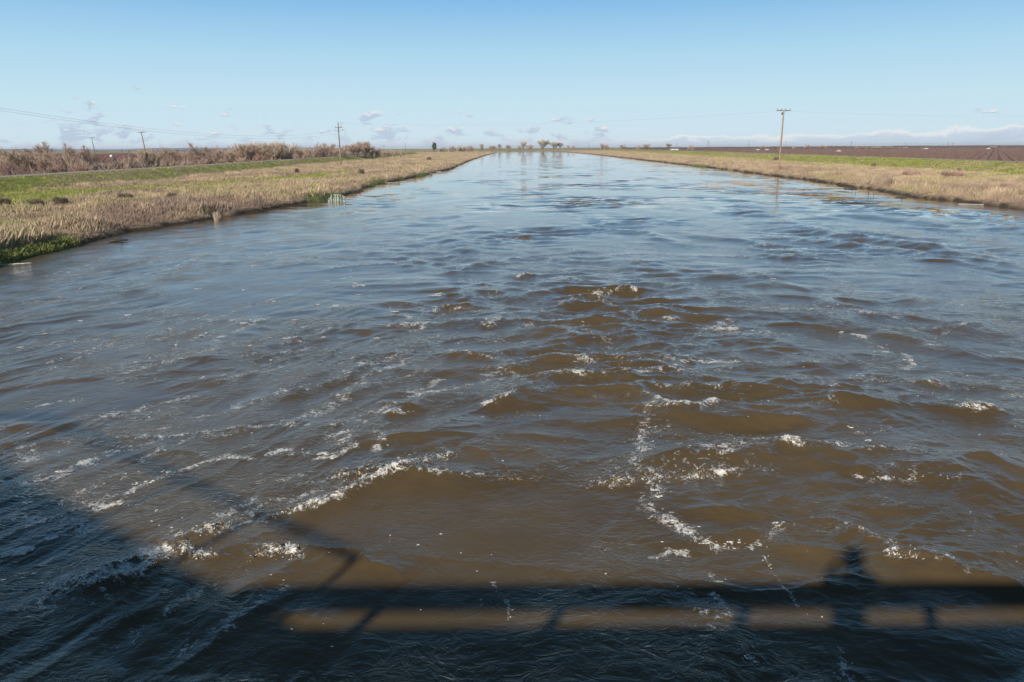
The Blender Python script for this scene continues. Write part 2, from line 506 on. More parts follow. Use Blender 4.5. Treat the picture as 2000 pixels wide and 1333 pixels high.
def axis_x():
    a = [np.arange(-33, -15, 0.3), np.arange(41, 72, 0.4), np.arange(-15, 41, 3.0), np.arange(-82, -33, 0.9), np.arange(72, 125, 0.9), np.arange(125, 240, 4), np.arange(-190, -82, 4)]
    g = 240.0
    while g < 9000: a.append(np.array([g])); g *= 1.06
    g = 190.0
    while g < 9000: a.append(np.array([-g])); g *= 1.06
    return np.unique(np.concatenate(a))


def axis_y():
    a = [np.arange(-60, 20, 4.0), np.arange(20, 135, 0.7)]
    g = 135.0
    while g < 1030: a.append(np.array([g])); g += max(0.9, g * 0.009)
    a.append(np.arange(1030, 1420, 4.0)); g = 1420
    while g < 12000: a.append(np.array([g])); g *= 1.05
    return np.unique(np.concatenate(a))


def grid_faces(ny, nx):
    i = np.arange(ny - 1)[:, None] * nx + np.arange(nx - 1)[None, :]
    return np.stack([i, i + 1, i + nx + 1, i + nx], -1).reshape(-1, 4)


ax, ay = axis_x(), axis_y()
GX, GY = np.meshgrid(ax, ay)
gz = ground_z(GX, GY)
gcol = zone(GX, GY)[0]
me = np_mesh('ground', np.stack([GX, GY, gz], -1).reshape(-1, 3), grid_faces(len(ay), len(ax)), M_soil, True, gcol.reshape(-1, 3) * 0.82)
ground = link('ground', me); tag(ground, kind='structure')


def strip_road(name, cx, half, y0, y1, lift=0.004):
    ys = np.concatenate([np.arange(y0, 300, 3.0), np.geomspace(300, y1, 160)])
    c = cx(ys); tx = np.gradient(c, ys)
    rows = []
    for s in np.linspace(-1, 1, 5):
        x = c + s * half * np.sqrt(1 + tx * tx) + 0.15 * gnoise(ys * 0.3, ys * 0 + s, 12) * abs(s)
        rows.append(np.stack([x, ys, np.interp(np.abs(s), [0, 1], [0.05, 0.0]) + 0 * ys], -1))
    v = np.stack(rows, 1)
    v[..., 2] += ground_z(v[..., 0], v[..., 1]) + lift + 0.03
    o = link(name, np_mesh(name, v.reshape(-1, 3), grid_faces(len(ys), 5), M_road, True))
    return tag(o, kind='structure')


strip_road('levee_road', lc, 2.3, -60, 1000)
strip_road('gravel_track', rc, 2.3, -60, 1150)

# ------------------------------------------------------------------ river
CRESTS = []     # (polyline in metres, height, upstream width, downstream width, foam)


def crest(pts, h, wu=0.22, wd=0.6, foam=0.0, rough=0.35):
    P = np.array([survey(*p) for p in pts])
    L = np.hypot(*np.diff(P, axis=0).T).sum()
    CRESTS.append((P, h * float(np.clip(L / 1.6, 0.4, 1)), wu, wd, foam, rough))


crest([(485, 1100), (520, 1080), (560, 1078), (580, 1092)], 0.16, 0.12, 0.25, 1.15)
crest([(570, 1072), (640, 1082), (720, 1102), (800, 1135)], 0.12, 0.12, 0.40, 0.0, 0.2)
crest([(505, 1022), (590, 1004), (655, 985), (700, 966), (780, 932), (850, 908), (905, 893)], 0.18, 0.22, 0.65, 0.95)
crest([(640, 935), (700, 945), (740, 925)], 0.10, 0.16, 0.3, 0.65)
crest([(800, 882), (860, 850), (900, 822), (945, 805), (1000, 785), (1060, 760), (1110, 742), (1180, 720)], 0.17, 0.32, 0.8, 0.0)
crest([(940, 801), (975, 795), (1010, 783)], 0.05, 0.12, 0.3, 1.0)
crest([(1180, 718), (1215, 735), (1250, 770), (1268, 792), (1310, 808), (1360, 812), (1415, 796)], 0.16, 0.26, 0.6, 0.0)
crest([(1258, 784), (1290, 803), (1330, 812), (1375, 811), (1410, 797)], 0.07, 0.12, 0.3, 1.1)
crest([(1430, 910), (1500, 893), (1545, 890), (1610, 893), (1680, 915), (1730, 945)], 0.11, 0.26, 0.65, 0.0)
crest([(1512, 884), (1545, 890), (1572, 898)], 0.06, 0.12, 0.25, 1.15)
crest([(1350, 930), (1380, 926), (1420, 930)], 0.10, 0.14, 0.4, 0.8)
crest([(1590, 1005), (1640, 1028), (1690, 1062), (1740, 1092), (1820, 1118), (1900, 1140), (2010, 1180)], 0.17, 0.26, 0.75, 0.22)
crest([(1720, 1100), (1760, 1108), (1800, 1115)], 0.03, 0.1, 0.2, 0.85)
crest([(860, 690), (895, 697), (925, 700), (990, 704)], 0.17, 0.26, 0.6, 0.55)
crest([(868, 690), (895, 697), (920, 699)], 0.05, 0.2, 0.4, 1.1)
crest([(1030, 692), (1080, 684), (1140, 683), (1200, 690)], 0.15, 0.32, 0.7, 0.1)
crest([(955, 642), (965, 632), (985, 628)], 0.22, 0.22, 0.5, 1.0)
crest([(1100, 556), (1118, 549), (1140, 556)], 0.12, 0.25, 0.5, 0.85)
crest([(1008, 545), (1025, 540), (1045, 541)], 0.24, 0.25, 0.5, 0.95)
crest([(1205, 572), (1225, 568), (1245, 574)], 0.26, 0.25, 0.5, 0.95)
crest([(1285, 625), (1308, 628), (1335, 626)], 0.22, 0.22, 0.5, 1.0)
crest([(1245, 613), (1300, 610), (1350, 616)], 0.16, 0.25, 0.6, 0.15)
crest([(1085, 598), (1115, 594), (1145, 592)], 0.08, 0.2, 0.5, 0.95)
crest([(1870, 806), (1905, 812), (1960, 812)], 0.20, 0.2, 0.6, 0.9)
crest([(1790, 752), (1815, 758), (1840, 762)], 0.15, 0.2, 0.6, 0.75)
crest([(1700, 685), (1725, 690), (1750, 690)], 0.15, 0.2, 0.6, 0.9)
crest([(745, 815), (765, 812), (790, 812)], 0.16, 0.16, 0.4, 1.0)
crest([(735, 790), (790, 800), (830, 806)], 0.14, 0.16, 0.4, 0.3)
crest([(325, 1078), (370, 1058), (420, 1042), (460, 1030)], 0.16, 0.14, 0.4, 0.8)
crest([(330, 1075), (385, 1094), (440, 1095)], 0.10, 0.12, 0.3, 0.85)
crest([(80, 1172), (140, 1158), (210, 1150), (270, 1140), (330, 1100)], 0.14, 0.14, 0.4, 0.72)
crest([(140, 1150), (200, 1130), (260, 1108), (320, 1088)], 0.14, 0.14, 0.4, 0.72)
crest([(330, 1250), (420, 1185), (500, 1140), (580, 1120)], 0.05, 0.22, 0.5, 0.05)
crest([(300, 1333), (380, 1290), (450, 1225), (500, 1190)], 0.05, 0.2, 0.5, 0.05)
crest([(1640, 735), (1700, 742), (1760, 752), (1830, 765)], 0.13, 0.22, 0.6, 0.1)
crest([(1480, 640), (1560, 636), (1640, 648)], 0.15, 0.25, 0.7, 0.15)
crest([(1560, 590), (1640, 585), (1720, 592)], 0.15, 0.25, 0.7, 0.1)
crest([(860, 540), (930, 520), (1010, 505)], 0.18, 0.3, 0.8, 0.25)
crest([(930, 478), (960, 472), (1000, 468)], 0.2, 0.3, 0.8, 0.7)
crest([(1700, 655), (1760, 665), (1800, 672)], 0.14, 0.25, 0.6, 0.2)
crest([(1280, 955), (1330, 965), (1380, 960)], 0.08, 0.15, 0.4, 0.1)
crest([(900, 880), (960, 900), (1020, 945)], 0.10, 0.2, 0.6, 0.0)

# foam trails lying flat on the water: polyline, half width in metres, strength
TRAILS = []


def trail(pts, w, s): TRAILS.append((np.array([survey(*p) for p in pts]), w * 1.15, min(s * 1.28, 1.05)))


trail([(1272, 805), (1268, 830), (1250, 865), (1246, 900), (1256, 935), (1278, 965), (1290, 1000)], 0.17, 0.50)
trail([(1262, 820), (1285, 850), (1262, 880), (1240, 930), (1280, 960), (1272, 995)], 0.30, 0.36)
trail([(1310, 1018), (1330, 1036), (1348, 1050), (1390, 1062), (1440, 1070), (1490, 1068), (1525, 1040)], 0.085, 0.60)
trail([(1270, 1088), (1305, 1075), (1340, 1080)], 0.06, 0.8)
trail([(1300, 1020), (1345, 1045), (1375, 1062)], 0.22, 0.55)
trail([(175, 1005), (230, 985), (270, 955), (330, 930), (400, 905), (440, 896), (495, 899)], 0.085, 0.88)
trail([(55, 950), (100, 935), (150, 915), (220, 885)], 0.2, 0.62)
trail([(130, 995), (160, 965), (240, 935)], 0.15, 0.5)
trail([(390, 850), (440, 842)], 0.05, 0.8)
trail([(530, 890), (560, 885), (600, 890)], 0.09, 0.8)
trail([(610, 905), (640, 902), (690, 885)], 0.08, 0.9)
trail([(555, 945), (590, 938)], 0.12, 0.7)
trail([(650, 862), (668, 852), (695, 856), (685, 870), (655, 875)], 0.08, 0.75)
trail([(660, 880), (640, 845), (700, 830)], 0.3, 0.40)
trail([(735, 850), (745, 870), (740, 890)], 0.10, 0.6)
trail([(800, 775), (830, 760), (865, 742)], 0.08, 0.8)
trail([(820, 778), (800, 772)], 0.15, 0.65)
trail([(560, 830), (640, 800), (720, 735), (790, 705)], 0.25, 0.48)
trail([(500, 790), (620, 760), (760, 700), (860, 655)], 0.30, 0.34)
trail([(240, 880), (400, 810), (520, 780), (560, 770)], 0.28, 0.40)
trail([(0, 880), (30, 875), (60, 890)], 0.35, 0.5)
trail([(400, 740), (440, 735), (460, 738)], 0.12, 0.55)
trail([(690, 720), (740, 715), (790, 690)], 0.22, 0.5)
trail([(780, 640), (840, 632), (800, 650)], 0.22, 0.55)
trail([(840, 580), (862, 575)], 0.25, 0.95)
trail([(690, 562), (710, 560)], 0.15, 0.9)
trail([(935, 472), (1010, 465), (1060, 470)], 0.4, 0.45)
trail([(1160, 575), (1185, 572)], 0.3, 0.6)
trail([(1150, 580), (1180, 590)], 0.35, 0.55)
trail([(1765, 690), (1778, 705), (1770, 722)], 0.12, 0.75)
trail([(1670, 655), (1690, 660)], 0.12, 0.8)
trail([(1300, 735), (1340, 728)], 0.12, 0.7)
trail([(1310, 710), (1350, 705)], 0.25, 0.5)
trail([(1480, 880), (1420, 895), (1330, 905)], 0.15, 0.35)
trail([(1395, 1170), (1410, 1190), (1400, 1215)], 0.08, 0.7)
trail([(1380, 1120), (1400, 1145)], 0.1, 0.55)
trail([(1600, 1025), (1650, 1040)], 0.25, 0.40)
trail([(1640, 1020), (1700, 1060), (1760, 1085), (1850, 1115)], 0.12, 0.45)
trail([(50, 1010), (130, 1030), (180, 1045)], 0.15, 0.55)
trail([(250, 1130), (300, 1105), (200, 1160)], 0.35, 0.35)
trail([(60, 1190), (150, 1160), (230, 1140), (320, 1090)], 0.22, 0.62)
trail([(110, 1150), (200, 1110), (300, 1080), (340, 1095)], 0.16, 0.66)
trail([(60, 950), (90, 940), (130, 930)], 0.10, 0.75)
trail([(110, 985), (170, 1000), (210, 980)], 0.12, 0.6)
trail([(280, 900), (380, 860), (470, 845), (600, 835)], 0.14, 0.5)
trail([(420, 1040), (520, 1000), (620, 960), (700, 935)], 0.16, 0.55)
trail([(330, 1060), (430, 1020), (500, 985)], 0.18, 0.5)
trail([(350, 1290), (420, 1240), (480, 1180), (560, 1140)], 0.12, 0.42)
trail([(240, 1260), (330, 1200), (430, 1150)], 0.12, 0.42)
trail([(1500, 1090), (1520, 1140), (1560, 1190)], 0.03, 0.6)
trail([(1590, 1240), (1640, 1270), (1655, 1320)], 0.06, 0.5)
trail([(1370, 1200), (1420, 1260), (1480, 1300)], 0.08, 0.42)
trail([(960, 1140), (990, 1180), (1000, 1210)], 0.04, 0.5)
trail([(1330, 880), (1380, 890), (1450, 885)], 0.14, 0.45)
trail([(880, 600), (960, 610), (1050, 640), (1150, 650)], 0.3, 0.36)
trail([(1130, 630), (1200, 690), (1300, 720)], 0.3, 0.36)
# random thin streaks of scum drawn out along the current on the left
for k in range(46):
    px = random.uniform(20, 900); py = random.uniform(440, 860)
    L = random.uniform(40, 190) * (py - 290) / 400
    sl = random.uniform(0.15, 0.42)
    trail([(px, py), (px + L * 0.5, py - L * 0.5 * sl + random.uniform(-4, 4)), (px + L, py - L * sl)], random.uniform(0.06, 0.2) * max(1, (700 - py) / 180), random.uniform(0.32, 0.55))
for k in range(40):
    px = random.uniform(900, 1990); py = random.uniform(400, 900)
    L = random.uniform(20, 90) * (py - 290) / 400
    trail([(px, py), (px + L * 0.5, py + random.uniform(-5, 5)), (px + L, py + random.uniform(-8, 8))], random.uniform(0.08, 0.2), random.uniform(0.3, 0.6))

# many short unnamed wavelets of the standing-wave train
WAVELETS = []
for k in range(300):
    py = 290 + 1000 * random.random() ** 1.9 + 75
    px = random.gauss(1250, 520)
    x, y = survey(px, py)
    if py > 960: continue
    if x < lb(np.array([y]))[0] + 4 or x > rb(np.array([y]))[0] - 4: continue
    if px < 700 and py < 800 and random.random() < 0.8: continue
    ln = random.uniform(0.5, 2.0) * (1 + y / 50); a = random.gauss(0, 0.28) + (0.25 if px < 1000 else -0.12)
    c = random.uniform(-0.15, 0.35) * ln
    pts = [(x + math.cos(a) * t * ln - math.sin(a) * (-c * t * t), y + math.sin(a) * t * ln + math.cos(a) * (-c * t * t)) for t in (-1, -0.5, 0, 0.5, 1)]
    amp = random.uniform(0.02, 0.075) * min(1, 30 / max(y, 20) + 0.35)
    fo = random.choice([0, 0, 0, 0, 0, 0.3, 0.5, 0.75]) if y < 60 else random.choice([0, 0, 0, 0.4])
    WAVELETS.append((np.array(pts), amp, random.uniform(0.14, 0.3) * (1 + y / 60), random.uniform(0.4, 0.9) * (1 + y / 80), fo, 0.3))


def poly_dist(px, py, P):
    """distance to polyline with sign (+ downstream) and 0..1 position along it"""
    best = np.full(px.shape, 1e9); sgn = np.zeros(px.shape); par = np.zeros(px.shape)
    seg = np.hypot(*np.diff(P, axis=0).T); tot = seg.sum(); acc = 0
    for (a, b, s) in zip(P[:-1], P[1:], seg):
        ux, uy = (b - a) / max(s, 1e-6)
        t = np.clip((px - a[0]) * ux + (py - a[1]) * uy, 0, s)
        ex = px - (a[0] + t * ux); ey = py - (a[1] + t * uy)
        dd = np.hypot(ex, ey)
        nx, ny = -uy, ux
        if ny < 0: nx, ny = -nx, -ny
        m = dd < best
        best = np.where(m, dd, best); sgn = np.where(m, np.sign(ex * nx + ey * ny), sgn); par = np.where(m, (acc + t) / tot, par)
        acc += s
    return best * np.where(sgn == 0, 1, sgn), par


def inside(X, Y, lo, hi):
    r = np.nonzero((Y[:, 0] > lo[1]) & (Y[:, 0] < hi[1]))[0]
    if len(r) == 0: return (np.zeros(0, int), np.zeros(0, int))
    a, b = r[0], r[-1] + 1
    i, j = np.nonzero((X[a:b] > lo[0]) & (X[a:b] < hi[0]))
    return (i + a, j)


def river(X, Y, spacing):
    """height, foam and unresolved roughness of the river surface"""
    shp = X.shape
    # swirl the sampling so that nothing lines up
    wx = X + 0.9 * gnoise(X * 0.16, Y * 0.16, 101) + 0.25 * gnoise(X * 0.7, Y * 0.7, 102)
    wy = Y + 0.9 * gnoise(X * 0.16, Y * 0.16, 103) + 0.25 * gnoise(X * 0.7, Y * 0.7, 104)
    dl = X - lb(np.minimum(Y, 1060)); dr = rb(Y) - X
    edge = sstep(np.minimum(dl, dr), 0.0, 5.0)
    # how rough each stretch of water runs
    mid = sstep(dl + 0.0 * Y, 5, 24) * sstep(dr, 2, 12)
    patch = fbm(X * 0.10, Y * 0.055, 110, 3)
    rough = (0.30 + 0.70 * mid) * np.interp(Y, [5, 12, 20, 35, 60, 90, 140, 300, 1000], [0.75, 0.9, 1.05, 1.35, 1.3, 0.85, 0.55, 0.36, 0.30])
    rough = rough * (0.72 + 1.35 * np.clip(patch, -0.45, 0.8))
    # smooth boils welling up below the bridge
    calm = np.zeros(shp)
    for (cx, cy, rx_, ry_, s) in BOILS:
        q = ((X - cx) / rx_) ** 2 + ((Y - cy) / ry_) ** 2
        calm = np.maximum(calm, s * sstep(q + 0.5 * gnoise(X * 0.6, Y * 0.6, 121), 1.15, 0.45))
    rough = rough * (1 - calm)

    def keep(lam): return np.clip((lam / spacing - 2.0) / 3.0, 0, 1)
    def ridge(n): return 0.35 - np.abs(n)
    # the jet spreads a V of shear lines: on both sides the ripple crests run nearly along the current and
    # lean towards the middle, between them the crests of the standing waves lie across it
    wob = 1.5 * gnoise(X * 0.11, Y * 0.07, 180)
    wl = sstep(X + wob, 0.5, -4.5); wr = sstep(X + wob, 2.5, 8.5)
    near_v = np.interp(Y, [8, 40, 90, 200], [1.0, 1.0, 0.6, 0.2])
    wl = wl * near_v; wr = wr * near_v; wc = np.clip(1 - 0.65 * wl - 0.35 * wr, 0.15, 1) * (0.6 + 1.1 * np.clip(gnoise(X * 0.09, Y * 0.06, 184) + 0.45, 0, 1))
    h = np.zeros(shp)
    h += 0.050 * rough * keep(5.0) * gnoise(wx * 0.16, wy * 0.22, 131) * 1.5
    c = 0.175 * keep(2.6) * ridge(gnoise(wx * 0.26, wy * 0.52, 133))
    c += 0.085 * keep(1.3) * ridge(gnoise(wx * 0.55, wy * 1.05, 135))
    c += 0.036 * keep(0.65) * ridge(gnoise(wx * 1.3, wy * 2.2, 137))
    c += 0.014 * keep(0.36) * ridge(gnoise(wx * 2.6, wy * 4.0, 139))
    h += c * rough * wc
    h += 0.0075 * (0.25 + 0.75 * rough) * keep(0.18) * ridge(gnoise(wx * 5.2, wy * 6.8, 141))
    gust = np.interp(Y, [14, 30], [0.40, 0.12]) + 1.75 * np.clip(gnoise(X * 0.16, Y * 0.10, 182) + 0.28, 0, 1)
    for (wgt, sg, sd) in ((wl, -1, 200), (wr, 1, 240)):
        u = 0.91 * X + sg * 0.41 * Y; v = -sg * 0.41 * X + 0.91 * Y
        u = u + 0.45 * gnoise(v * 0.22, u * 0.25, sd + 1) + 0.12 * gnoise(v * 0.9, u * 0.8, sd + 2)
        v = v + 0.5 * gnoise(X * 0.3, Y * 0.3, sd + 3)
        f = 0.085 * keep(1.8) * ridge(gnoise(u * 0.52, v * 0.17, sd + 4))
        roll = 0.20 if sg > 0 else 0.14; sm = 0.75 if sg > 0 else 1.6
        f += roll * keep(3.4) * ridge(gnoise(u * 0.25, v * 0.13, sd + 8))
        f += 0.042 * sm * keep(0.9) * ridge(gnoise(u * 1.05, v * 0.27, sd + 5))
        f += 0.020 * sm * keep(0.45) * ridge(gnoise(u * 2.2, v * 0.50, sd + 6))
        f += 0.006 * sm * keep(0.22) * ridge(gnoise(u * 4.6, v * 1.0, sd + 7))
        h += f * wgt * gust * (1 - calm) * np.interp(Y, [8, 14, 30, 60, 120], [0.8, 1, 1.2, 1.3, 0.6])
    foam = np.zeros(shp)
    for (P, amp, wu, wd, fo, rg) in CRESTS + WAVELETS:
        m = 2.6 * max(wu, wd) + 0.4
        lo = P.min(0) - m; hi = P.max(0) + m
        idx = inside(X, Y, lo, hi)
        if len(idx[0]) == 0: continue
        xx = X[idx]; yy = Y[idx]
        jx = 0.10 * gnoise(xx * 1.7, yy * 1.7, 160) + 0.05 * gnoise(xx * 5, yy * 5, 161)
        d, t = poly_dist(xx + jx, yy + jx, P)
        end = np.sin(np.pi * np.clip(t, 0, 1)) ** 0.6 if amp > 0.09 else np.sqrt(np.sin(np.pi * np.clip(t, 0.02, 0.98)))
        # beyond the ends of the line the wave just dies away
        prof = np.where(d < 0, np.exp(-np.abs(d) / (1.5 * wu)), np.exp(-d / (0.75 * wd)))
        hh = amp * end * prof * keep(wu * 4)[idx]
        h[idx] += hh * (0.85 + 0.3 * gnoise(xx * 1.1, yy * 1.1, 163))
        if fo > 0:
            fm = fo * (0.8 + 0.5 * gnoise(xx * 1.9, yy * 1.9, 168)) * np.exp(-((d - 0.02) / (0.10 + 0.42 * wu)) ** 2) * np.clip(end * 1.25, 0, 1)
            back = 0.5 * fo * np.where(d > 0, np.exp(-(d / (1.1 * wd)) ** 2), 0) * end
            foam[idx] = np.maximum(foam[idx], np.maximum(fm, back))
            crumble = 0.05 * np.clip(fm, 0, 1) * (gnoise(xx * 9, yy * 9, 165) + 0.6 * gnoise(xx * 19, yy * 19, 166)) * keep(0.12)[idx]
            h[idx] += crumble
    for (P, w, s) in TRAILS:
        m = 3 * w + 0.5
        lo = P.min(0) - m; hi = P.max(0) + m
        idx = inside(X, Y, lo, hi)
        if len(idx[0]) == 0: continue
        xx = X[idx]; yy = Y[idx]
        d, t = poly_dist(xx + 0.14 * gnoise(xx * 1.3, yy * 1.3, 170), yy + 0.2 * gnoise(xx * 1.1, yy * 1.1, 171), P)
        foam[idx] = np.maximum(foam[idx], s * np.exp(-(d / w) ** 2) * (0.8 + 0.5 * gnoise(xx * 2.2, yy * 2.2, 172)))
    h *= 0.15 + 0.85 * edge
    # slopes too small for the mesh
    fine = 0.016 + 0.034 * rough
    swell = 0.55 * rough * np.abs(rough) * (1 - keep(2.6))
    return h, foam, fine, swell, calm


BOILS = []
for (px, py, a, b, s) in [(960, 1000, 2.1, 1.6, 0.85), (800, 1160, 2.0, 0.9, 0.85), (1150, 840, 1.8, 1.7, 0.7), (140, 785, 2.6, 1.6, 0.8), (1240, 1000, 1.2, 1.3, 0.6),
                          (1620, 950, 1.1, 0.7, 0.7), (1750, 1230, 2.0, 1.2, 0.8), (1500, 1110, 1.0, 0.7, 0.6), (450, 1250, 1.6, 0.7, 0.7), (1750, 850, 2.2, 1.4, 0.5), (820, 935, 1.4, 0.6, 0.8),
                          (600, 560, 7, 7, 0.75), (1500, 720, 2.2, 1.5, 0.5), (1850, 540, 9, 5, 0.6), (480, 480, 9, 9, 0.5), (1450, 520, 4, 3, 0.6), (1300, 500, 4, 3, 0.5), (1150, 470, 5, 4, 0.5), (640, 800, 1.8, 1.0, 0.4)]:
    BOILS.append((*survey(px, py), a, b, s))

inv = np.linspace(1 / 6.3, 1 / 1700.0, 1050)
ys = np.concatenate([np.linspace(-70, 6.2, 90), 1 / inv])
NX = 1150
s = np.linspace(-1, 1, NX)
core = 0.93
rows_x = []
for yv in ys:
    w = 4.0 + 0.76 * max(yv, 5.5)
    xl, xr = -w, w
    L0, R0 = (-45.0, 85.0) if yv < 1000 else (-700.0, 130.0)
    xl = max(xl, L0 + 6); xr = min(xr, R0 - 6)
    c0, c1 = -core, core
    x = np.where(s < c0, L0 + (s + 1) / (1 - core) * (xl - L0), np.where(s > c1, xr + (s - core) / (1 - core) * (R0 - xr), xl + (s + core) / (2 * core) * (xr - xl)))
    rows_x.append(x)
WX = np.array(rows_x); WY = np.repeat(ys[:, None], NX, 1)
spx = np.abs(np.gradient(WX, axis=1)); spy = np.abs(np.gradient(WY, axis=0))
spacing = np.maximum(spx * 0.8, spy)
WH, WF, WR, WS, WC = river(WX, WY, spacing)

M_water, q_, b_ = new_mat('muddy_river_water')
tcn = q_.node('ShaderNodeTexCoord'); P0 = tcn.outputs['Object']
geo = q_.node('ShaderNodeNewGeometry')
foam_a = q_.node('ShaderNodeAttribute', attribute_name='foam').outputs['Fac']
rough_a = q_.node('ShaderNodeAttribute', attribute_name='ripple').outputs['Fac']
calm_a = q_.node('ShaderNodeAttribute', attribute_name='calm').outputs['Fac']
# lacy foam
lace_v = q_.vm('ADD', P0, q_.vm('SCALE', q_.noise(P0, 1.3, 4, 0.6, 0, 1), scale=0.9))
lace = q_.noise(lace_v, 5.0, 12, 0.74, 0.4)
grain = q_.noise(P0, 38.0, 3, 0.6)
# thin curling strings where a warped field crosses its middle value
sv = q_.vm('ADD', P0, q_.vm('SCALE', q_.noise(P0, 0.8, 5, 0.6, 0, 1), scale=1.6))
net = q_.ss(q_.m('ABSOLUTE', q_.m('SUBTRACT', q_.noise(sv, 2.6, 4, 0.55, 0.6), 0.5)), 0.05, 0.0)
net = q_.m('MAXIMUM', net, q_.m('MULTIPLY', q_.ss(q_.m('ABSOLUTE', q_.m('SUBTRACT', q_.noise(sv, 6.5, 3, 0.55, 0.5), 0.5)), 0.05, 0.0), 0.8))
lv = q_.m('ADD', q_.m('ADD', q_.m('MULTIPLY', lace, 0.76), q_.m('MULTIPLY', net, 0.185)), q_.m('MULTIPLY', grain, 0.05))
thr = q_.lin(foam_a, 0.0, 1.0, 0.66, 0.37)
ff = q_.m('MULTIPLY', q_.ss(q_.m('SUBTRACT', lv, thr), -0.015, 0.10), q_.ss(foam_a, 0.05, 0.25))
silt = q_.noise(P0, 0.35, 5, 0.6)
brown = q_.mix(q_.ss(silt, 0.3, 0.7), rgb(0.100, 0.069, 0.034), rgb(0.130, 0.092, 0.048))
churn = q_.mix(q_.m('MULTIPLY', q_.ss(foam_a, 0.25, 1.0), 0.5), brown, rgb(0.17, 0.13, 0.085))
# ripples below the mesh: bump for wrinkles near by, slope noise for what is too small to resolve
st = q_.node('ShaderNodeMapping'); st.inputs['Scale'].default_value = (0.75, 1.15, 1.0); st.inputs['Rotation'].default_value = (0, 0, R(-14))
q_.L.new(P0, st.inputs['Vector'])
w1 = q_.vm('ADD', st.outputs[0], q_.vm('SCALE', q_.noise(P0, 0.9, 3, 0.5, 0, 1), scale=0.9))
r1 = q_.noise(w1, 5.0, 6, 0.55, 0.6)
r1 = q_.m('ABSOLUTE', q_.m('SUBTRACT', r1, 0.5))
r2 = q_.noise(w1, 15.0, 4, 0.55, 0.8)
hh = q_.m('ADD', q_.m('MULTIPLY', r1, -1.0), q_.m('MULTIPLY', r2, 0.16))
hh = q_.m('ADD', hh, q_.m('MULTIPLY', ff, 0.25))
bn = q_.node('ShaderNodeBump'); bn.inputs['Distance'].default_value = 0.11
dist_y = q_.sep(P0)[1]
q_.L.new(q_.m('MULTIPLY', q_.m('MULTIPLY', q_.lin(calm_a, 0.0, 1.0, 0.52, 0.14), q_.lin(q_.noise(P0, 0.55, 3, 0.5), 0.35, 0.65, 0.35, 1.25)), q_.lin(dist_y, 18.0, 90.0, 1.0, 0.0)), bn.inputs['Strength'])
q_.L.new(hh, bn.inputs['Height'])
sl_c = q_.noise(q_.comb(q_.m('MULTIPLY', q_.sep(P0)[0], 0.55), q_.sep(P0)[1]), 1.1, 5, 0.62, 0.3, 1)
sl = q_.vm('SUBTRACT', sl_c, (0.5, 0.5, 0.5))
sx, sy, sz = q_.sep(sl)
tilt = q_.vm('SCALE', q_.comb(q_.m('MULTIPLY', sx, 0.8), sy, 0.0), scale=q_.m('MULTIPLY', rough_a, 3.0))
swell_a = q_.node('ShaderNodeAttribute', attribute_name='swell').outputs['Fac']
s2 = q_.vm('SUBTRACT', q_.noise(q_.comb(q_.m('MULTIPLY', q_.sep(P0)[0], 0.6), q_.sep(P0)[1], 5.0), 0.42, 4, 0.6, 0.4, 1), (0.5, 0.5, 0.5))
sx2, sy2, sz2 = q_.sep(s2)
tilt = q_.vm('ADD', tilt, q_.vm('SCALE', q_.comb(q_.m('MULTIPLY', sx2, 0.7), sy2, 0.0), scale=q_.m('MULTIPLY', swell_a, 3.0)))
wn = q_.vm('NORMALIZE', q_.vm('ADD', bn.outputs[0], tilt))
# silt under the surface scatters the light before it comes back, so the body colour hardly feels the ripples;
# the surface itself mirrors the sky by Fresnel's law
soft = q_.vm('NORMALIZE', q_.vm('ADD', q_.vm('SCALE', geo.outputs['Normal'], scale=0.35), (0.0, 0.0, 0.65)))
body = q_.node('ShaderNodeBsdfDiffuse'); q_.L.new(churn, body.inputs['Color']); q_.L.new(soft, body.inputs['Normal'])
gl = q_.node('ShaderNodeBsdfGlossy'); gl.inputs['Roughness'].default_value = 0.03; gl.inputs['Color'].default_value = rgb(1, 1, 1); q_.L.new(wn, gl.inputs['Normal'])
fr = q_.node('ShaderNodeFresnel'); fr.inputs['IOR'].default_value = 1.333; q_.L.new(wn, fr.inputs['Normal'])
ws = q_.node('ShaderNodeMixShader'); q_.L.new(fr.outputs[0], ws.inputs[0]); q_.L.new(body.outputs[0], ws.inputs[1]); q_.L.new(gl.outputs[0], ws.inputs[2])
b_.inputs['Base Color'].default_value = rgb(0.80, 0.775, 0.72); b_.inputs['Roughness'].default_value = 0.5; q_.L.new(bn.outputs[0], b_.inputs['Normal'])
fs = q_.node('ShaderNodeMixShader'); q_.L.new(q_.m('MULTIPLY', ff, 0.78), fs.inputs[0]); q_.L.new(ws.outputs[0], fs.inputs[1]); q_.L.new(b_.outputs[0], fs.inputs[2])
out_ = [n_ for n_ in M_water.node_tree.nodes if n_.type == 'OUTPUT_MATERIAL'][0]
q_.L.new(fs.outputs[0], out_.inputs[0])
me = np_mesh('river', np.stack([WX, WY, WH], -1).reshape(-1, 3), grid_faces(*WX.shape), M_water, True,
             attrs={'swell': WS.ravel(), 'foam': WF.ravel(), 'ripple': WR.ravel(), 'calm': WC.ravel()})
tag(link('river', me), kind='structure')


def water_z(x, y):
    x = np.atleast_1d(np.asarray(x, float)); y = np.atleast_1d(np.asarray(y, float))
    i = np.clip(np.searchsorted(ys, y), 1, len(ys) - 1)
    out = np.zeros_like(x)
    for k in range(len(x)):
        r = i[k] if abs(ys[i[k]] - y[k]) < abs(ys[i[k] - 1] - y[k]) else i[k] - 1
        out[k] = np.interp(x[k], WX[r], WH[r])
    return out

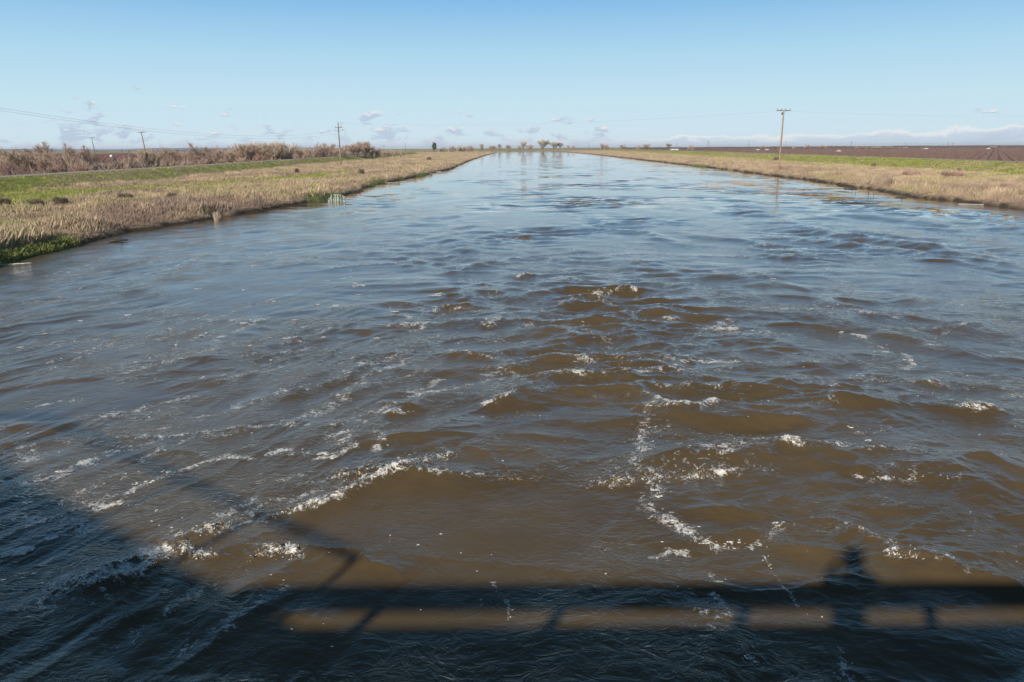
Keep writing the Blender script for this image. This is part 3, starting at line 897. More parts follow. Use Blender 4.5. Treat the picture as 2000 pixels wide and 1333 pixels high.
# ------------------------------------------------------------------ the bridge under the photographer (its shadow lies on the water)
RAIL_Y = 0.45
DECK_Z = 3.98
br = empty('bridge', (0, 0, 0))
tag(br, 'concrete road bridge whose shadow darkens the near water', 'bridge')
m = MB(); m.box((-34, -7.2, 3.25), (52, RAIL_Y + 0.12, DECK_Z), 0.03); m.build('deck', M_concrete, br)
m = MB(); m.box((-34, RAIL_Y - 0.14, DECK_Z + 0.002), (52, RAIL_Y + 0.10, 4.40), 0.02); m.build('kerb', M_concrete, br)
m = MB(); m.box((-34, -7.1, DECK_Z + 0.002), (52, -6.85, 4.9), 0.02); m.build('parapet', M_concrete, br)
rail = MB(); rail.box((-7.6, RAIL_Y - 0.06, 4.63), (52, RAIL_Y + 0.06, 4.965), 0.03)
rail_o = rail.build('railing', M_steel, br)
xp = -5.55
while xp < 51:
    m = MB(); m.box((xp - 0.065, RAIL_Y - 0.05, 4.402), (xp + 0.065, RAIL_Y + 0.05, 4.628), 0.01); m.build('post', M_steel, rail_o)
    xp += 2.30
for xq in (-22, -8, 6, 20, 34):
    m = MB()
    m.quad_strip([[(xq + a * c, -3.4 + b * e, z) for a, b in ((-.45, -3.0), (.45, -3.0), (.45, 3.0), (0, 3.55), (-.45, 3.0))] for z, c, e in ((-2.0, 1.15, 1.0), (0.5, 1.05, 1.0), (3.248, 1.0, 0.97))])
    m.build('pier', M_concrete, br)
# the ramp that climbs from the deck on the left
rp = empty('access_ramp', (-6.2, RAIL_Y, DECK_Z))
tag(rp, 'solid sided sloping ramp with handrail whose shadow fills the left of the water', 'ramp')
sl = 0.318
def ramp_z(x): return 4.40 + (-6.2 - x) * sl
m = MB()
prof = [(-6.2, DECK_Z + 0.004), (-6.2, 4.40), (-17.5, ramp_z(-17.5)), (-30.0, ramp_z(-17.5)), (-30.0, DECK_Z + 0.004)]
m.quad_strip([[(x + 6.2, y - RAIL_Y, z - DECK_Z) for x, z in prof] for y in (RAIL_Y + 0.06, RAIL_Y - 0.20)])
m.build('side_wall', M_concrete, rp)
m = MB()
m.tube([(x + 6.2, 0, ramp_z(x) + 0.86 - DECK_Z) for x in (-6.5, -11, -17.5)] + [(-23.8, 0, ramp_z(-17.5) + 0.86 - DECK_Z)], 0.055, 10)
hr = m.build('handrail', M_steel, rp, True)
for x in (-6.6, -9.0, -11.4, -13.8, -16.2, -18.6, -21):
    m = MB(); m.tube([(x + 6.2, 0, ramp_z(max(x, -17.5)) - 0.02 - DECK_Z), (x + 6.2, 0, ramp_z(max(x, -17.5)) + 0.86 - DECK_Z)], 0.045, 8); m.build('post', M_steel, hr, True)

# ------------------------------------------------------------------ the photographer (only the shadow is in the picture)
def skin_body(name, pts, edges, root, material, parent=None, sub=2):
    me = bpy.data.meshes.new(name)
    me.from_pydata([p[:3] for p in pts], edges, [])
    o = link(name, me, parent)
    o.modifiers.new('Skin', 'SKIN').use_smooth_shade = True
    sk = me.skin_vertices
    if not sk:
        bpy.context.view_layer.objects.active = o
    lay = me.skin_vertices[0].data
    for i, p in enumerate(pts):
        lay[i].radius = (p[3], p[4] if len(p) > 4 else p[3])
        lay[i].use_root = (i == root)
    ms = o.modifiers.new('Subdivision', 'SUBSURF'); ms.levels = sub; ms.render_levels = sub
    me.materials.append(material)
    return o

M_skin = plain('skin', (0.42, 0.26, 0.19), 0.6, 0.1, 4.0)
M_jacket = plain('dark_blue_jacket', (0.05, 0.065, 0.10), 0.85, 0.2, 6.0, 0.3)
M_trouser = plain('grey_trousers', (0.10, 0.10, 0.105), 0.9, 0.2, 6.0, 0.3)
M_hair = plain('brown_hair', (0.06, 0.04, 0.03), 0.7, 0.3, 20.0)
pz = DECK_Z
pe = empty('person', (0.0, -0.30, pz)); pe.scale = (1.16, 1.08, 1.04)
tag(pe, 'person in long dark coat standing at the railing with a camera raised to the eye', 'person')
Z = 5.6 - pz       # eye height over the deck
pts = [(0, 0, 0.90, .155, .115), (0, 0, 1.06, .15, .11), (0, .0, 1.24, .175, .12), (0, -.01, 1.38, .15, .10), (0, .0, 1.47, .058), (0, .015, 1.53, .062), (0, .03, 1.60, .078, .092), (0, .03, 1.68, .074, .09), (0, .025, 1.73, .045, .055)]
edges = [(i, i + 1) for i in range(8)]
def add(parent_i, p):
    pts.append(p); edges.append((parent_i, len(pts) - 1)); return len(pts) - 1
for sx_ in (-1, 1):
    a = add(3, (sx_ * .19, -.01, 1.385, .065)); b = add(a, (sx_ * .30, .02, 1.17, .052)); e = add(b, (sx_ * .32, .08, 1.10, .045))
    f = add(e, (sx_ * .17, .22, 1.38, .036)); w = add(f, (sx_ * .115, .245, 1.47, .028)); h = add(w, (sx_ * .09, .235, 1.54, .034, .022))
    for k in range(4):
        q1 = add(h, (sx_ * (.085 - .004 * k), .262 - .010 * k, 1.565 + .012 * (k - 1.5) * 1.6, .0095)); q2 = add(q1, (sx_ * (.062 - .003 * k), .275 - .012 * k, 1.585 + .018 * (k - 1.5), .0085)); add(q2, (sx_ * (.038 - .002 * k), .262 - .012 * k, 1.592 + .018 * (k - 1.5), .0075))
    t1 = add(h, (sx_ * .075, .205, 1.535, .011)); add(t1, (sx_ * .05, .20, 1.545, .009))
    l = add(0, (sx_ * .10, 0, .80, .092)); kn = add(l, (sx_ * .115, .015, .48, .062)); an = add(kn, (sx_ * .12, -.02, .09, .042)); to = add(an, (sx_ * .13, .06, .045, .045, .04)); add(to, (sx_ * .14, .15, .035, .035, .03))
body = skin_body('body', pts, edges, 0, M_skin, pe)
jp = [(0, 0, .40, .235, .17), (0, 0, .86, .20, .15), (0, 0, 1.06, .18, .14), (0, 0, 1.24, .20, .145), (0, -.01, 1.40, .19, .125), (0, 0, 1.49, .10)]
je = [(0, 1), (1, 2), (2, 3), (3, 4), (4, 5)]
for sx_ in (-1, 1):
    n0 = len(jp); jp += [(sx_ * .22, -.01, 1.40, .095), (sx_ * .305, .02, 1.17, .072), (sx_ * .325, .08, 1.095, .062), (sx_ * .17, .222, 1.385, .048), (sx_ * .122, .243, 1.46, .038)]
    je += [(4, n0), (n0, n0 + 1), (n0 + 1, n0 + 2), (n0 + 2, n0 + 3), (n0 + 3, n0 + 4)]
skin_body('jacket', jp, je, 0, M_jacket, pe)
tp = [(0, 0, .95, .165, .13), (0, 0, .86, .16, .125)]; te = [(0, 1)]
for sx_ in (-1, 1):
    n0 = len(tp); tp += [(sx_ * .10, 0, .78, .105), (sx_ * .115, .015, .48, .078), (sx_ * .12, -.015, .10, .062)]
    te += [(1, n0), (n0, n0 + 1), (n0 + 1, n0 + 2)]
skin_body('trousers', tp, te, 0, M_trouser, pe)
skin_body('hair', [(0, -.02, 1.62, .088, .095), (0, .0, 1.72, .108, .112), (0, .02, 1.79, .08, .085)], [(0, 1), (1, 2)], 1, M_hair, pe)
for sx_ in (-1, 1):
    m = MB(); m.quad_strip([[(sx_ * .13 + x, y, z) for x, y in ((-.05, -.10), (.05, -.10), (.055, .10), (.03, .20), (-.03, .20), (-.055, .10))] for z in (0.0, .03, .085)])
    m.build('shoe', M_rubber, pe)
cm = empty('camera_body', (0, -0.14, 5.585))
tag(cm, 'black camera held up to the photographer face', 'camera')
m = MB(); m.box((-.072, -.03, -.055), (.072, .03, .04), .008); m.box((-.03, -.035, .041), (.03, .03, .07), .008); m.build('housing', M_rubber, cm)
m = MB(); m.tube([(0, .031, -.005), (0, .075, -.005), (0, .10, -.005)], [.036, .036, .04], 20); m.build('lens', M_rubber, cm, True)

# ------------------------------------------------------------------ utility poles and wires
def pole_thing(name, px, Y, base_z, top_py, lean=0.0, arms=((0.35, 1.25, 'dark', 4),), label='', group='utility poles', wood=None, r0=0.16, pin=False, x=None, lower=None):
    X = bearing(px, Y, 300) if x is None else x
    H = height_of(px, top_py, Y) - base_z if top_py is not None else 12.6
    o = empty(name, (X, Y, base_z)); o.rotation_euler = (0, lean, 0)
    tag(o, label, 'utility pole', group)
    m = MB(); zz = [-.6, 0, H * .3, H * .6, H * .85, H]; rr = [r0, r0, r0 * .9, r0 * .78, r0 * .66, r0 * .6]
    m.tube([(0.02 * math.sin(z), 0, z) for z in zz], rr, 10)
    p = m.build('pole', wood or M_polewood, o, True)
    if lower:
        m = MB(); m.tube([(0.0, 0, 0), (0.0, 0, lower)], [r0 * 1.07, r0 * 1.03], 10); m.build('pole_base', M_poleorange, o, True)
    for (dz_, L, kind, ni) in arms:
        za = H - dz_
        m = MB(); m.box((-L, r0 * .7, za - .07), (L, r0 * .7 + .12, za + .07), .01)
        am = m.build('crossarm', M_armdark if kind == 'dark' else M_armlight, o)
        for s_ in (-1, 1):
            m = MB(); m.tube([(s_ * L * .5, r0 * .7 + .02, za - .07), (0, r0 * .75, za - .55)], .02, 5); m.build('brace', M_steel, am)
        for k in range(ni):
            xx = -L + .12 + (2 * L - .24) * k / max(ni - 1, 1)
            m = MB(); m.tube([(xx, r0 * .7 + .06, za + .07), (xx, r0 * .7 + .06, za + .16), (xx, r0 * .7 + .06, za + .22), (xx, r0 * .7 + .06, za + .33), (xx, r0 * .7 + .06, za + .38)], [.025, .025, .085, .095, .05], 10)
            m.build('insulator', M_glass, am, True)
    if pin:
        m = MB(); m.tube([(0, 0, H), (0, 0, H + .18), (0, 0, H + .22), (0, 0, H + .42)], [.03, .03, .09, .06], 10); m.build('insulator', M_glass, o, True)
    return o, H, X

xr_, yr_ = survey(1521, 330, 0.95)
zr_ = float(ground_z(np.array([xr_]), np.array([yr_]))[0])
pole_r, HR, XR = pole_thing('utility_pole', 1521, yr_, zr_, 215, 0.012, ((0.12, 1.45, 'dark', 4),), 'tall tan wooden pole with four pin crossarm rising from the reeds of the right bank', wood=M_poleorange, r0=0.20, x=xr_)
m = MB(); m.box((-.30, .05, HR - 1.0), (.06, .42, HR - .5), .02); m.build('junction_box', M_armdark, pole_r)
xl_, yl_ = survey(666, 323, 0.95)
zl_ = float(ground_z(np.array([xl_]), np.array([yl_]))[0])
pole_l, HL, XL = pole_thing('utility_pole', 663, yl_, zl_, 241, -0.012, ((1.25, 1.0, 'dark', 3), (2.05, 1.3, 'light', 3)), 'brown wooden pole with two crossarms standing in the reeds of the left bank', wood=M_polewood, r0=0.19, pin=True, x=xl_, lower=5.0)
# the previous pole of that line stands just out of the frame on the left
pole_n, HN, XN = pole_thing('utility_pole', 0, 60, 0.9, None, 0.0, ((1.25, 1.0, 'dark', 3), (2.05, 1.3, 'light', 3)), 'near brown pole of the left bank line, outside the left edge of the view', x=-53.5, r0=0.2)
for (px, Y, top, lab, L) in [(282, 300, 258, 'plain leaning pole with one crossarm behind the low dark hedge on the left', 1.2), (182, 400, 269, 'shorter pole with one crossarm behind the pinkish thicket on the far left', 1.4)]:
    pole_thing('utility_pole', px + 6, Y, -0.3, top, -0.10 if px == 282 else -0.085, ((0.15, L, 'dark', 4),), lab, r0=0.22, x=bearing(px + 7, Y, 315))

def wire(name, pts, r, label, group):
    m = MB(); m.tube(pts, r, 5)
    o = m.build(name, M_wire); tag(o, label, 'power line', group); return o

def para(a, b, c, t):   # quadratic through a (t=0), c (t=.5 level c) and b (t=1)
    return a + (b - a) * t - 4 * c * t * (1 - t)

for k, (dx_, dz_, lab) in enumerate([(-0.95, 0.0, 'upper dark wire sagging from the upper left edge to the two-crossarm pole'), (0.95, -0.55, 'lower dark wire sagging below it from the left edge to the two-crossarm pole')]):
    pts_ = []
    for t in np.linspace(0, 1, 40):
        Yw = 60 + t * (yl_ - 60); Xw = XN + dx_ + t * (XL - XN)
        q = Yw
        zz = EYE + 4.5 - .0314 * (q - 82.5) + 4.13e-4 * (q - 82.5) * (q - 143) + dz_
        pts_.append((Xw, Yw, zz))
    wire('power_line', pts_, 0.009, lab, 'wires of the left bank line')
# the span over the river between the two bank poles and the span on to the right
zt = height_of(1528, 217, yr_)
for k, (oz, lab) in enumerate([(0.0, 'faint thin wire crossing the sky over the river to the right bank pole')]):
    pts_ = [(XL + t * (XR - XL), yl_ + t * (yr_ - yl_), para(zl_ + HL, zt, 1.4, t)) for t in np.linspace(0, 1, 30)]
    wire('power_line', pts_, 0.006, lab, 'wires crossing the river')
pts_ = [(XR + t * 130, yr_ + t * 40, para(zt, zt + 2.0, 1.6, t)) for t in np.linspace(0, 1, 24)]
wire('power_line', pts_, 0.006, 'faint thin wire running right from the right bank pole over the vineyard', 'wires crossing the river')
pts_ = [(XL + t * (bearing(780, 620) - XL), yl_ + t * 400, para(zl_ + HL - 1.2, 11.5, 2.6, t)) for t in np.linspace(0, 1, 30)]
wire('power_line', pts_, 0.006, 'faint wire running downstream from the two-crossarm pole above the left levee', 'wires of the left bank line')

# small far poles along the skyline
far_poles = [(90, 700, 283, 'far pole with crossarm sticking up behind the dark bare tree on the left'), (425, 620, 284, 'short far pole top standing above the thickets right of the plain poles'), (622, 560, 278, 'pale far pole just left of the round grey bush'), (0, 500, 297, 'far pole cut by the left edge of the view'),
             (1322, 1300, 279, 'tiny far pole beside the long white shed'), (1383, 700, 277, 'thin far pole standing in the dark vineyard left of the tall tan pole'), (1462, 1100, 277, 'thin far pole left of the white vehicles'), (1534, 1100, 276, 'thin far pole just right of the tall tan pole'),
             (1662, 700, 277, 'far pole with a white top in the right vineyard'), (1768, 1000, 279, 'thin far pole among pale bare trees right of centre'), (1851, 1000, 279, 'left of two close thin far poles at right'), (1860, 900, 279, 'right of two close thin far poles at right'), (1938, 1000, 281, 'thin far pole above the last bare tree on the right'), (1150, 1380, 280, 'tiny far pole beyond the bend of the river'), (750, 900, 284, 'tiny far pole beyond the left levee'), (792, 950, 281, 'tiny far pole left of the dark evergreen')]
m = MB(); m.tube([(0, 0, 0), (0, 0, 1)], [0.2, 0.14], 6); far_pole_mesh = m.mesh('far_pole', M_armdark)
m = MB(); m.box((-1.2, -.08, .0), (1.2, .08, .2)); far_arm_mesh = m.mesh('far_arm', M_armdark)
for (px, Y, top, lab) in far_poles:
    X = bearing(px, Y); ht = height_of(px, top, Y) + 0.4
    o = empty('utility_pole', (X, Y, -0.4)); tag(o, lab, 'utility pole', 'far poles along the skyline')
    p = link('pole', far_pole_mesh, o); p.scale = (0.9 * Y / 900, 0.9 * Y / 900, ht)
    a = link('crossarm', far_arm_mesh, o); a.location = (0, .25, ht - .6); a.scale = (0.9, 1, 1)

# ------------------------------------------------------------------ dry reeds and grass
def scatter(n, xr0, xr1, y0, y1, power):
    """more plants where they stand nearer, fewer and broader ones further off"""
    u = RNG.random(n); a = 1 - power
    Y = (y0 ** a + u * (y1 ** a - y0 ** a)) ** (1 / a)
    X = xr0(Y) + RNG.random(n) * (xr1(Y) - xr0(Y))
    return X, Y


def blades(X, Y, hgt, col, nb, width, spread, lean):
    """every plant is a fan of nb thin bent blades; returns verts, tris, colours"""
    n = len(X)
    Z = ground_z(X, Y) - 0.03
    bx = np.repeat(X, nb) + RNG.normal(0, 1, n * nb) * np.repeat(spread, nb)
    by = np.repeat(Y, nb) + RNG.normal(0, 1, n * nb) * np.repeat(spread, nb)
    bz = np.repeat(Z, nb); hh = np.repeat(hgt, nb) * RNG.uniform(0.5, 1.15, n * nb); ww = np.repeat(width, nb) * RNG.uniform(0.5, 1.3, n * nb)
    th = RNG.uniform(0, 2 * np.pi, n * nb); ph = RNG.uniform(0, 2 * np.pi, n * nb); ln = np.abs(RNG.normal(0, lean, n * nb)) * hh
    cx, sx_ = np.cos(th) * ww, np.sin(th) * ww
    lx_, ly_ = np.cos(ph) * ln + 0.06 * hh, np.sin(ph) * ln
    v = np.zeros((n * nb, 4, 3))
    v[:, 0] = np.stack([bx - cx, by - sx_, bz], -1); v[:, 1] = np.stack([bx + cx, by + sx_, bz], -1)
    v[:, 2] = np.stack([bx + cx * .7 + lx_ * .35, by + sx_ * .7 + ly_ * .35, bz + hh * .6], -1)
    v[:, 3] = np.stack([bx + lx_, by + ly_, bz + hh], -1)
    i = np.arange(n * nb)[:, None] * 4
    f = np.concatenate([i + [[0, 1, 2]], i + [[0, 2, 3]]], 0)
    c = np.repeat(np.repeat(col, nb, 0) * RNG.uniform(0.72, 1.28, (n * nb, 1)), 4, 0)
    return v.reshape(-1, 3), f, c


def grass_stuff(name, sets, label):
    V, F, C = [], [], []; b = 0
    for (X, Y, nb, wmul, tall) in sets:
        c, h, g, d, side, lx_, rx_ = zone(X, Y)
        ok = (d > 0.12) & (np.abs(lx_) > 2.6) & (np.abs(rx_) > 2.6) & (lx_ > -9) & (rx_ < 9)
        if tall == 'dry': ok &= (g < 0.45)
        if tall == 'green': ok &= (g >= 0.45)
        X, Y, c, h, d = X[ok], Y[ok], c[ok], h[ok], d[ok]
        lod = np.clip(Y / 75.0, 1, 9)
        v, f, cc = blades(X, Y, h + 0.06, c, nb, 0.018 * wmul * lod, 0.16 * lod ** 0.8, 0.22 if tall == 'dry' else 0.5)
        V.append(v); F.append(f + b); C.append(cc); b += len(v)
    o = link(name, np_mesh(name, np.concatenate(V), np.concatenate(F), M_grass, False, np.concatenate(C)))
    return tag(o, label, kind='stuff')


Lx0 = lambda Y: np.maximum(lc(Y) + 2, -12 - 0.82 * np.maximum(Y, 40)); Lx1 = lambda Y: lb(np.minimum(Y, 1060))
Rx0 = lambda Y: rb(Y); Rx1 = lambda Y: rc(Y) - 2
grass_stuff('dry_reeds', [(*scatter(62000, Lx0, Lx1, 34, 1050, 1.75), 13, 0.62, 'dry'), (*scatter(40000, Rx0, Rx1, 52, 1240, 1.75), 13, 0.62, 'dry')],
            'straw coloured dry reeds and weeds covering both river banks')
grass_stuff('green_grass', [(*scatter(30000, Lx0, Lx1, 34, 900, 1.75), 6, 1.0, 'green'), (*scatter(30000, Rx0, Rx1, 90, 1240, 1.75), 6, 1.0, 'green'),
                            (*scatter(6000, lambda Y: lb(Y) - 1.6, lambda Y: lb(Y), 36, 75, 1.5), 8, 0.8, 'green')],
            'bright green short grass on the levee slopes and along the waterline')

# ------------------------------------------------------------------ bare trees and thickets
def branch(m, tw, p, d, L, r, lvl, maxl, rnd, spread, up, wtw):
    n = 3; pts_ = [p]; q = p.copy(); dd = d.copy()
    for i in range(n):
        dd = (dd + Vector((rnd.gauss(0, .16), rnd.gauss(0, .16), rnd.gauss(0, .12) + up))).normalized()
        q = q + dd * (L / n); pts_.append(q.copy())
    if lvl <= 2: m.tube(pts_, [r, r * .85, r * .7, r * .5], 5)
    else: tw.append((pts_, wtw * (1 if lvl == maxl else 1.7)))
    if lvl >= maxl: return
    for k in range(rnd.choice((3, 4, 4, 5)) if lvl < maxl - 1 else 13):
        t = rnd.uniform(.30, 1.0); j = min(int(t * n), n - 1); bp = pts_[j].lerp(pts_[j + 1], t * n - j)
        axis = dd.orthogonal().normalized(); axis.rotate(Matrix.Rotation(rnd.uniform(0, 6.28), 3, dd))
        nd = (dd * math.cos(spread) + axis * math.sin(spread) * rnd.uniform(.7, 1.3)).normalized()
        branch(m, tw, bp, nd, L * rnd.uniform(.55, .8), r * .5, lvl + 1, maxl, rnd, spread, up, wtw)


def tree_meshes(name, seed, kind, mat_t):
    rnd = random.Random(seed); m = MB(); tw = []
    if kind == 'vase':
        for k in range(8):
            a = k * .8 + rnd.random(); t = rnd.uniform(.12, .62); branch(m, tw, Vector((.25 * math.cos(a), .25 * math.sin(a), -.2)), Vector((t * math.cos(a), t * math.sin(a), 1)).normalized(), 2.7, .11, 1, 4, rnd, .46, .09, .030)
    elif kind == 'spread':
        for k in range(3):
            a = k * 2.1 + rnd.random(); branch(m, tw, Vector((0, 0, -.2)), Vector((.8 * math.cos(a), .8 * math.sin(a), 1)).normalized(), 3.2, .22, 0, 4, rnd, .75, .03, .030)
    elif kind == 'round':
        for k in range(9):
            a = k * .7 + rnd.random(); t = rnd.uniform(.2, 1.3); branch(m, tw, Vector((.4 * math.cos(a), .4 * math.sin(a), -.2)), Vector((t * math.cos(a), t * math.sin(a), 1)).normalized(), 2.1, .08, 1, 4, rnd, .6, .05, .028)
    elif kind == 'upright':
        for k in range(13):
            a = k * .48 + rnd.random(); t = rnd.uniform(.1, .45); ox = rnd.uniform(-1.5, 1.5); oy = rnd.uniform(-.8, .8)
            m.tube([(0, 0, -.3), (ox * .5, oy * .5, -.24), (ox, oy, -.16)], [.12, .10, .08], 5)
            branch(m, tw, Vector((ox, oy, -.2)), Vector((t * math.cos(a), t * math.sin(a), 1)).normalized(), 2.5, .07, 1, 4, rnd, .38, .12, .028)
    elif kind == 'scrub':
        for k in range(16):
            a = k * .4 + rnd.random(); t = rnd.uniform(.4, 1.6); ox = rnd.uniform(-2.6, 2.6); oy = rnd.uniform(-1, 1)
            m.tube([(0, 0, -.3), (ox * .5, oy * .5, -.2), (ox, oy, -.06)], [.10, .08, .06], 5)
            branch(m, tw, Vector((ox, oy, -.1)), Vector((t * math.cos(a), t * math.sin(a), .9)).normalized(), 1.1, .05, 2, 4, rnd, .7, .02, .034)
    V, F = [], []
    for pts_, w in tw:
        for s_ in (0, 1):
            b = len(V); a = rnd.uniform(0, 6.28) if s_ == 0 else a + 1.57
            o = Vector((math.cos(a), math.sin(a), .2)) * w
            n = len(pts_)
            for i, p in enumerate(pts_):
                k = 1 - .75 * i / (n - 1); V.append(p - o * k); V.append(p + o * k)
            for i in range(n - 1): F.append((b + 2 * i, b + 2 * i + 1, b + 2 * i + 3, b + 2 * i + 2))
    V = np.array([tuple(v) for v in V])
    top = np.percentile(V[:, 2], 98.7)
    half = np.percentile(np.hypot(V[:, 0], V[:, 1]), 93)
    return m.mesh(name + '_trunk', M_bark, True), np_mesh(name + '_crown', V, np.array(F), mat_t), top, half


PROTO = {}
for key, seed, kind, mt in [('vase', 3, 'vase', M_twig_pale), ('vase_b', 8, 'vase', M_twig_pale), ('spread', 5, 'spread', M_twig), ('round', 12, 'round', M_twig), ('round_b', 15, 'round', M_twig_pale), ('upright', 21, 'upright', M_twig_pale),
                            ('upright_b', 22, 'upright', M_twig), ('scrub', 31, 'scrub', M_twig), ('scrub_red', 33, 'scrub', M_twig_red), ('scrub_dark', 35, 'scrub', M_bushdark), ('round_red', 37, 'round', M_twig_red)]:
    PROTO[key] = tree_meshes(key, seed, kind, mt)


def tree(px, top, wid, Y, key, label, cat='tree', group=None, base=None, name='bare_tree'):
    t, c, th, hf = PROTO[key]
    X = bearing(px, Y)
    zb = float(ground_z(np.array([X]), np.array([float(Y)]))[0]) if base is None else base
    if group == LT and not key.startswith('scrub'): top -= np.interp(px, [0, 300, 600], [7, 3, 0])
    H = (height_of(px, top, Y) - zb) * ((1.0 if not key.startswith('scrub') else 0.95) if group == LT else 0.82)
    sz = H / th; sxy = (wid * (1.3 if group == LT else 1.0) / 1500 * Y / 2) / hf
    o = empty(name, (X, Y, zb), random.uniform(0, 6.28)); tag(o, label, cat, group)
    for nm, me_ in (('trunk', t), ('crown', c)):
        q = link(nm, me_, o); q.scale = (sxy, sxy, sz)
    return o


LT = 'bare trees and thickets beyond the left levee'
for (px, top, wid, Y, key, label) in [
    (8, 312, 46, 150, 'scrub_red', 'reddish scrub at the left edge of the view beyond the levee road'),
    (28, 301, 70, 230, 'round', 'grey bare thicket sloping up from the left edge'),
    (82, 288, 84, 240, 'spread', 'largest dark-limbed spreading bare tree on the far left'),
    (52, 304, 80, 170, 'round_b', 'pale straw coloured thicket in front of the dark-limbed spreading tree'),
    (104, 306, 60, 165, 'round', 'brown thicket between the spreading tree and the next tall bush'),
    (135, 291, 52, 205, 'spread', 'left one of the pair of tall bushes left of the shorter plain pole'),
    (165, 294, 50, 210, 'spread', 'right one of the pair of tall bushes, touching the shorter plain pole'),
    (150, 310, 70, 160, 'scrub', 'low brown scrub at the foot of the pair of tall bushes'),
    (205, 316, 90, 165, 'scrub', 'low brown hedge between the two plain poles'),
    (245, 306, 46, 185, 'scrub', 'low greyish bush rising from the hedge between the plain poles'),
    (262, 318, 56, 168, 'scrub_dark', 'darkest low bush of the hedge, left of the leaning plain pole'),
    (284, 296, 30, 230, 'upright', 'thin pale upright bush behind the leaning plain pole'),
    (318, 294, 58, 240, 'round', 'greenish grey bush right of the leaning plain pole'),
    (345, 304, 50, 250, 'scrub_red', 'low reddish scrub right of the greenish grey bush'),
    (398, 286, 64, 235, 'spread', 'broad spreading bare tree with a leaning dark limb'),
    (368, 296, 44, 250, 'spread', 'small bare tree left of the broad spreading one'),
    (425, 293, 34, 260, 'round', 'dark brown bush right of the broad spreading tree'),
    (450, 294, 36, 270, 'round_b', 'small pale bush left of the long upright thicket'),
    (476, 284, 50, 262, 'upright_b', 'left end of the long upright thicket, grey twigs'),
    (508, 282, 56, 265, 'upright', 'pale middle of the long upright thicket, its tallest stems'),
    (540, 281, 50, 272, 'upright', 'straw coloured right part of the long upright thicket'),
    (565, 292, 36, 285, 'scrub_red', 'low reddish bush at the right foot of the long upright thicket'),
    (590, 288, 34, 330, 'vase', 'small open bare tree between the long thicket and the round bush'),
    (614, 293, 36, 320, 'round', 'low bush at the left foot of the round grey bush'),
    (634, 282, 46, 320, 'round', 'round dense grey bush left of the two-crossarm pole'),
    (662, 294, 36, 330, 'scrub', 'low bush behind the two-crossarm pole'),
    (686, 284, 34, 350, 'upright_b', 'grey bush just right of the two-crossarm pole'),
    (712, 278, 32, 360, 'upright_b', 'tall upright bare bush at the right end of the left thickets'),
    (730, 289, 26, 370, 'round', 'last low bush of the left thickets, beside the tall upright one')]:
    tree(px, top, wid, Y, key, label, 'tree' if key in ('spread', 'vase') else 'bush', LT, name='bare_tree' if key in ('spread', 'vase') else 'thicket')
# low filling scrub behind the road
k = 0
for (px, top, wid, Y, key, lab) in [(30, 318, 60, 140, 'scrub_red', 'low reddish scrub just over the levee road at the far left'), (110, 318, 70, 150, 'scrub_red', 'low reddish scrub below the pale straw thicket'), (330, 312, 60, 200, 'scrub', 'low thin scrub right of the leaning plain pole foot'),
                                    (390, 310, 70, 215, 'scrub_red', 'low thin scrub under the broad spreading tree'), (440, 306, 70, 235, 'scrub', 'low scrub under the small pale bush'), (500, 302, 80, 250, 'scrub_red', 'low reddish scrub under the long upright thicket'), (760, 292, 40, 420, 'scrub', 'lowest scrub right of the last left thicket')]:
    tree(px, top, wid, Y, key, lab, 'bush', LT, name='thicket')

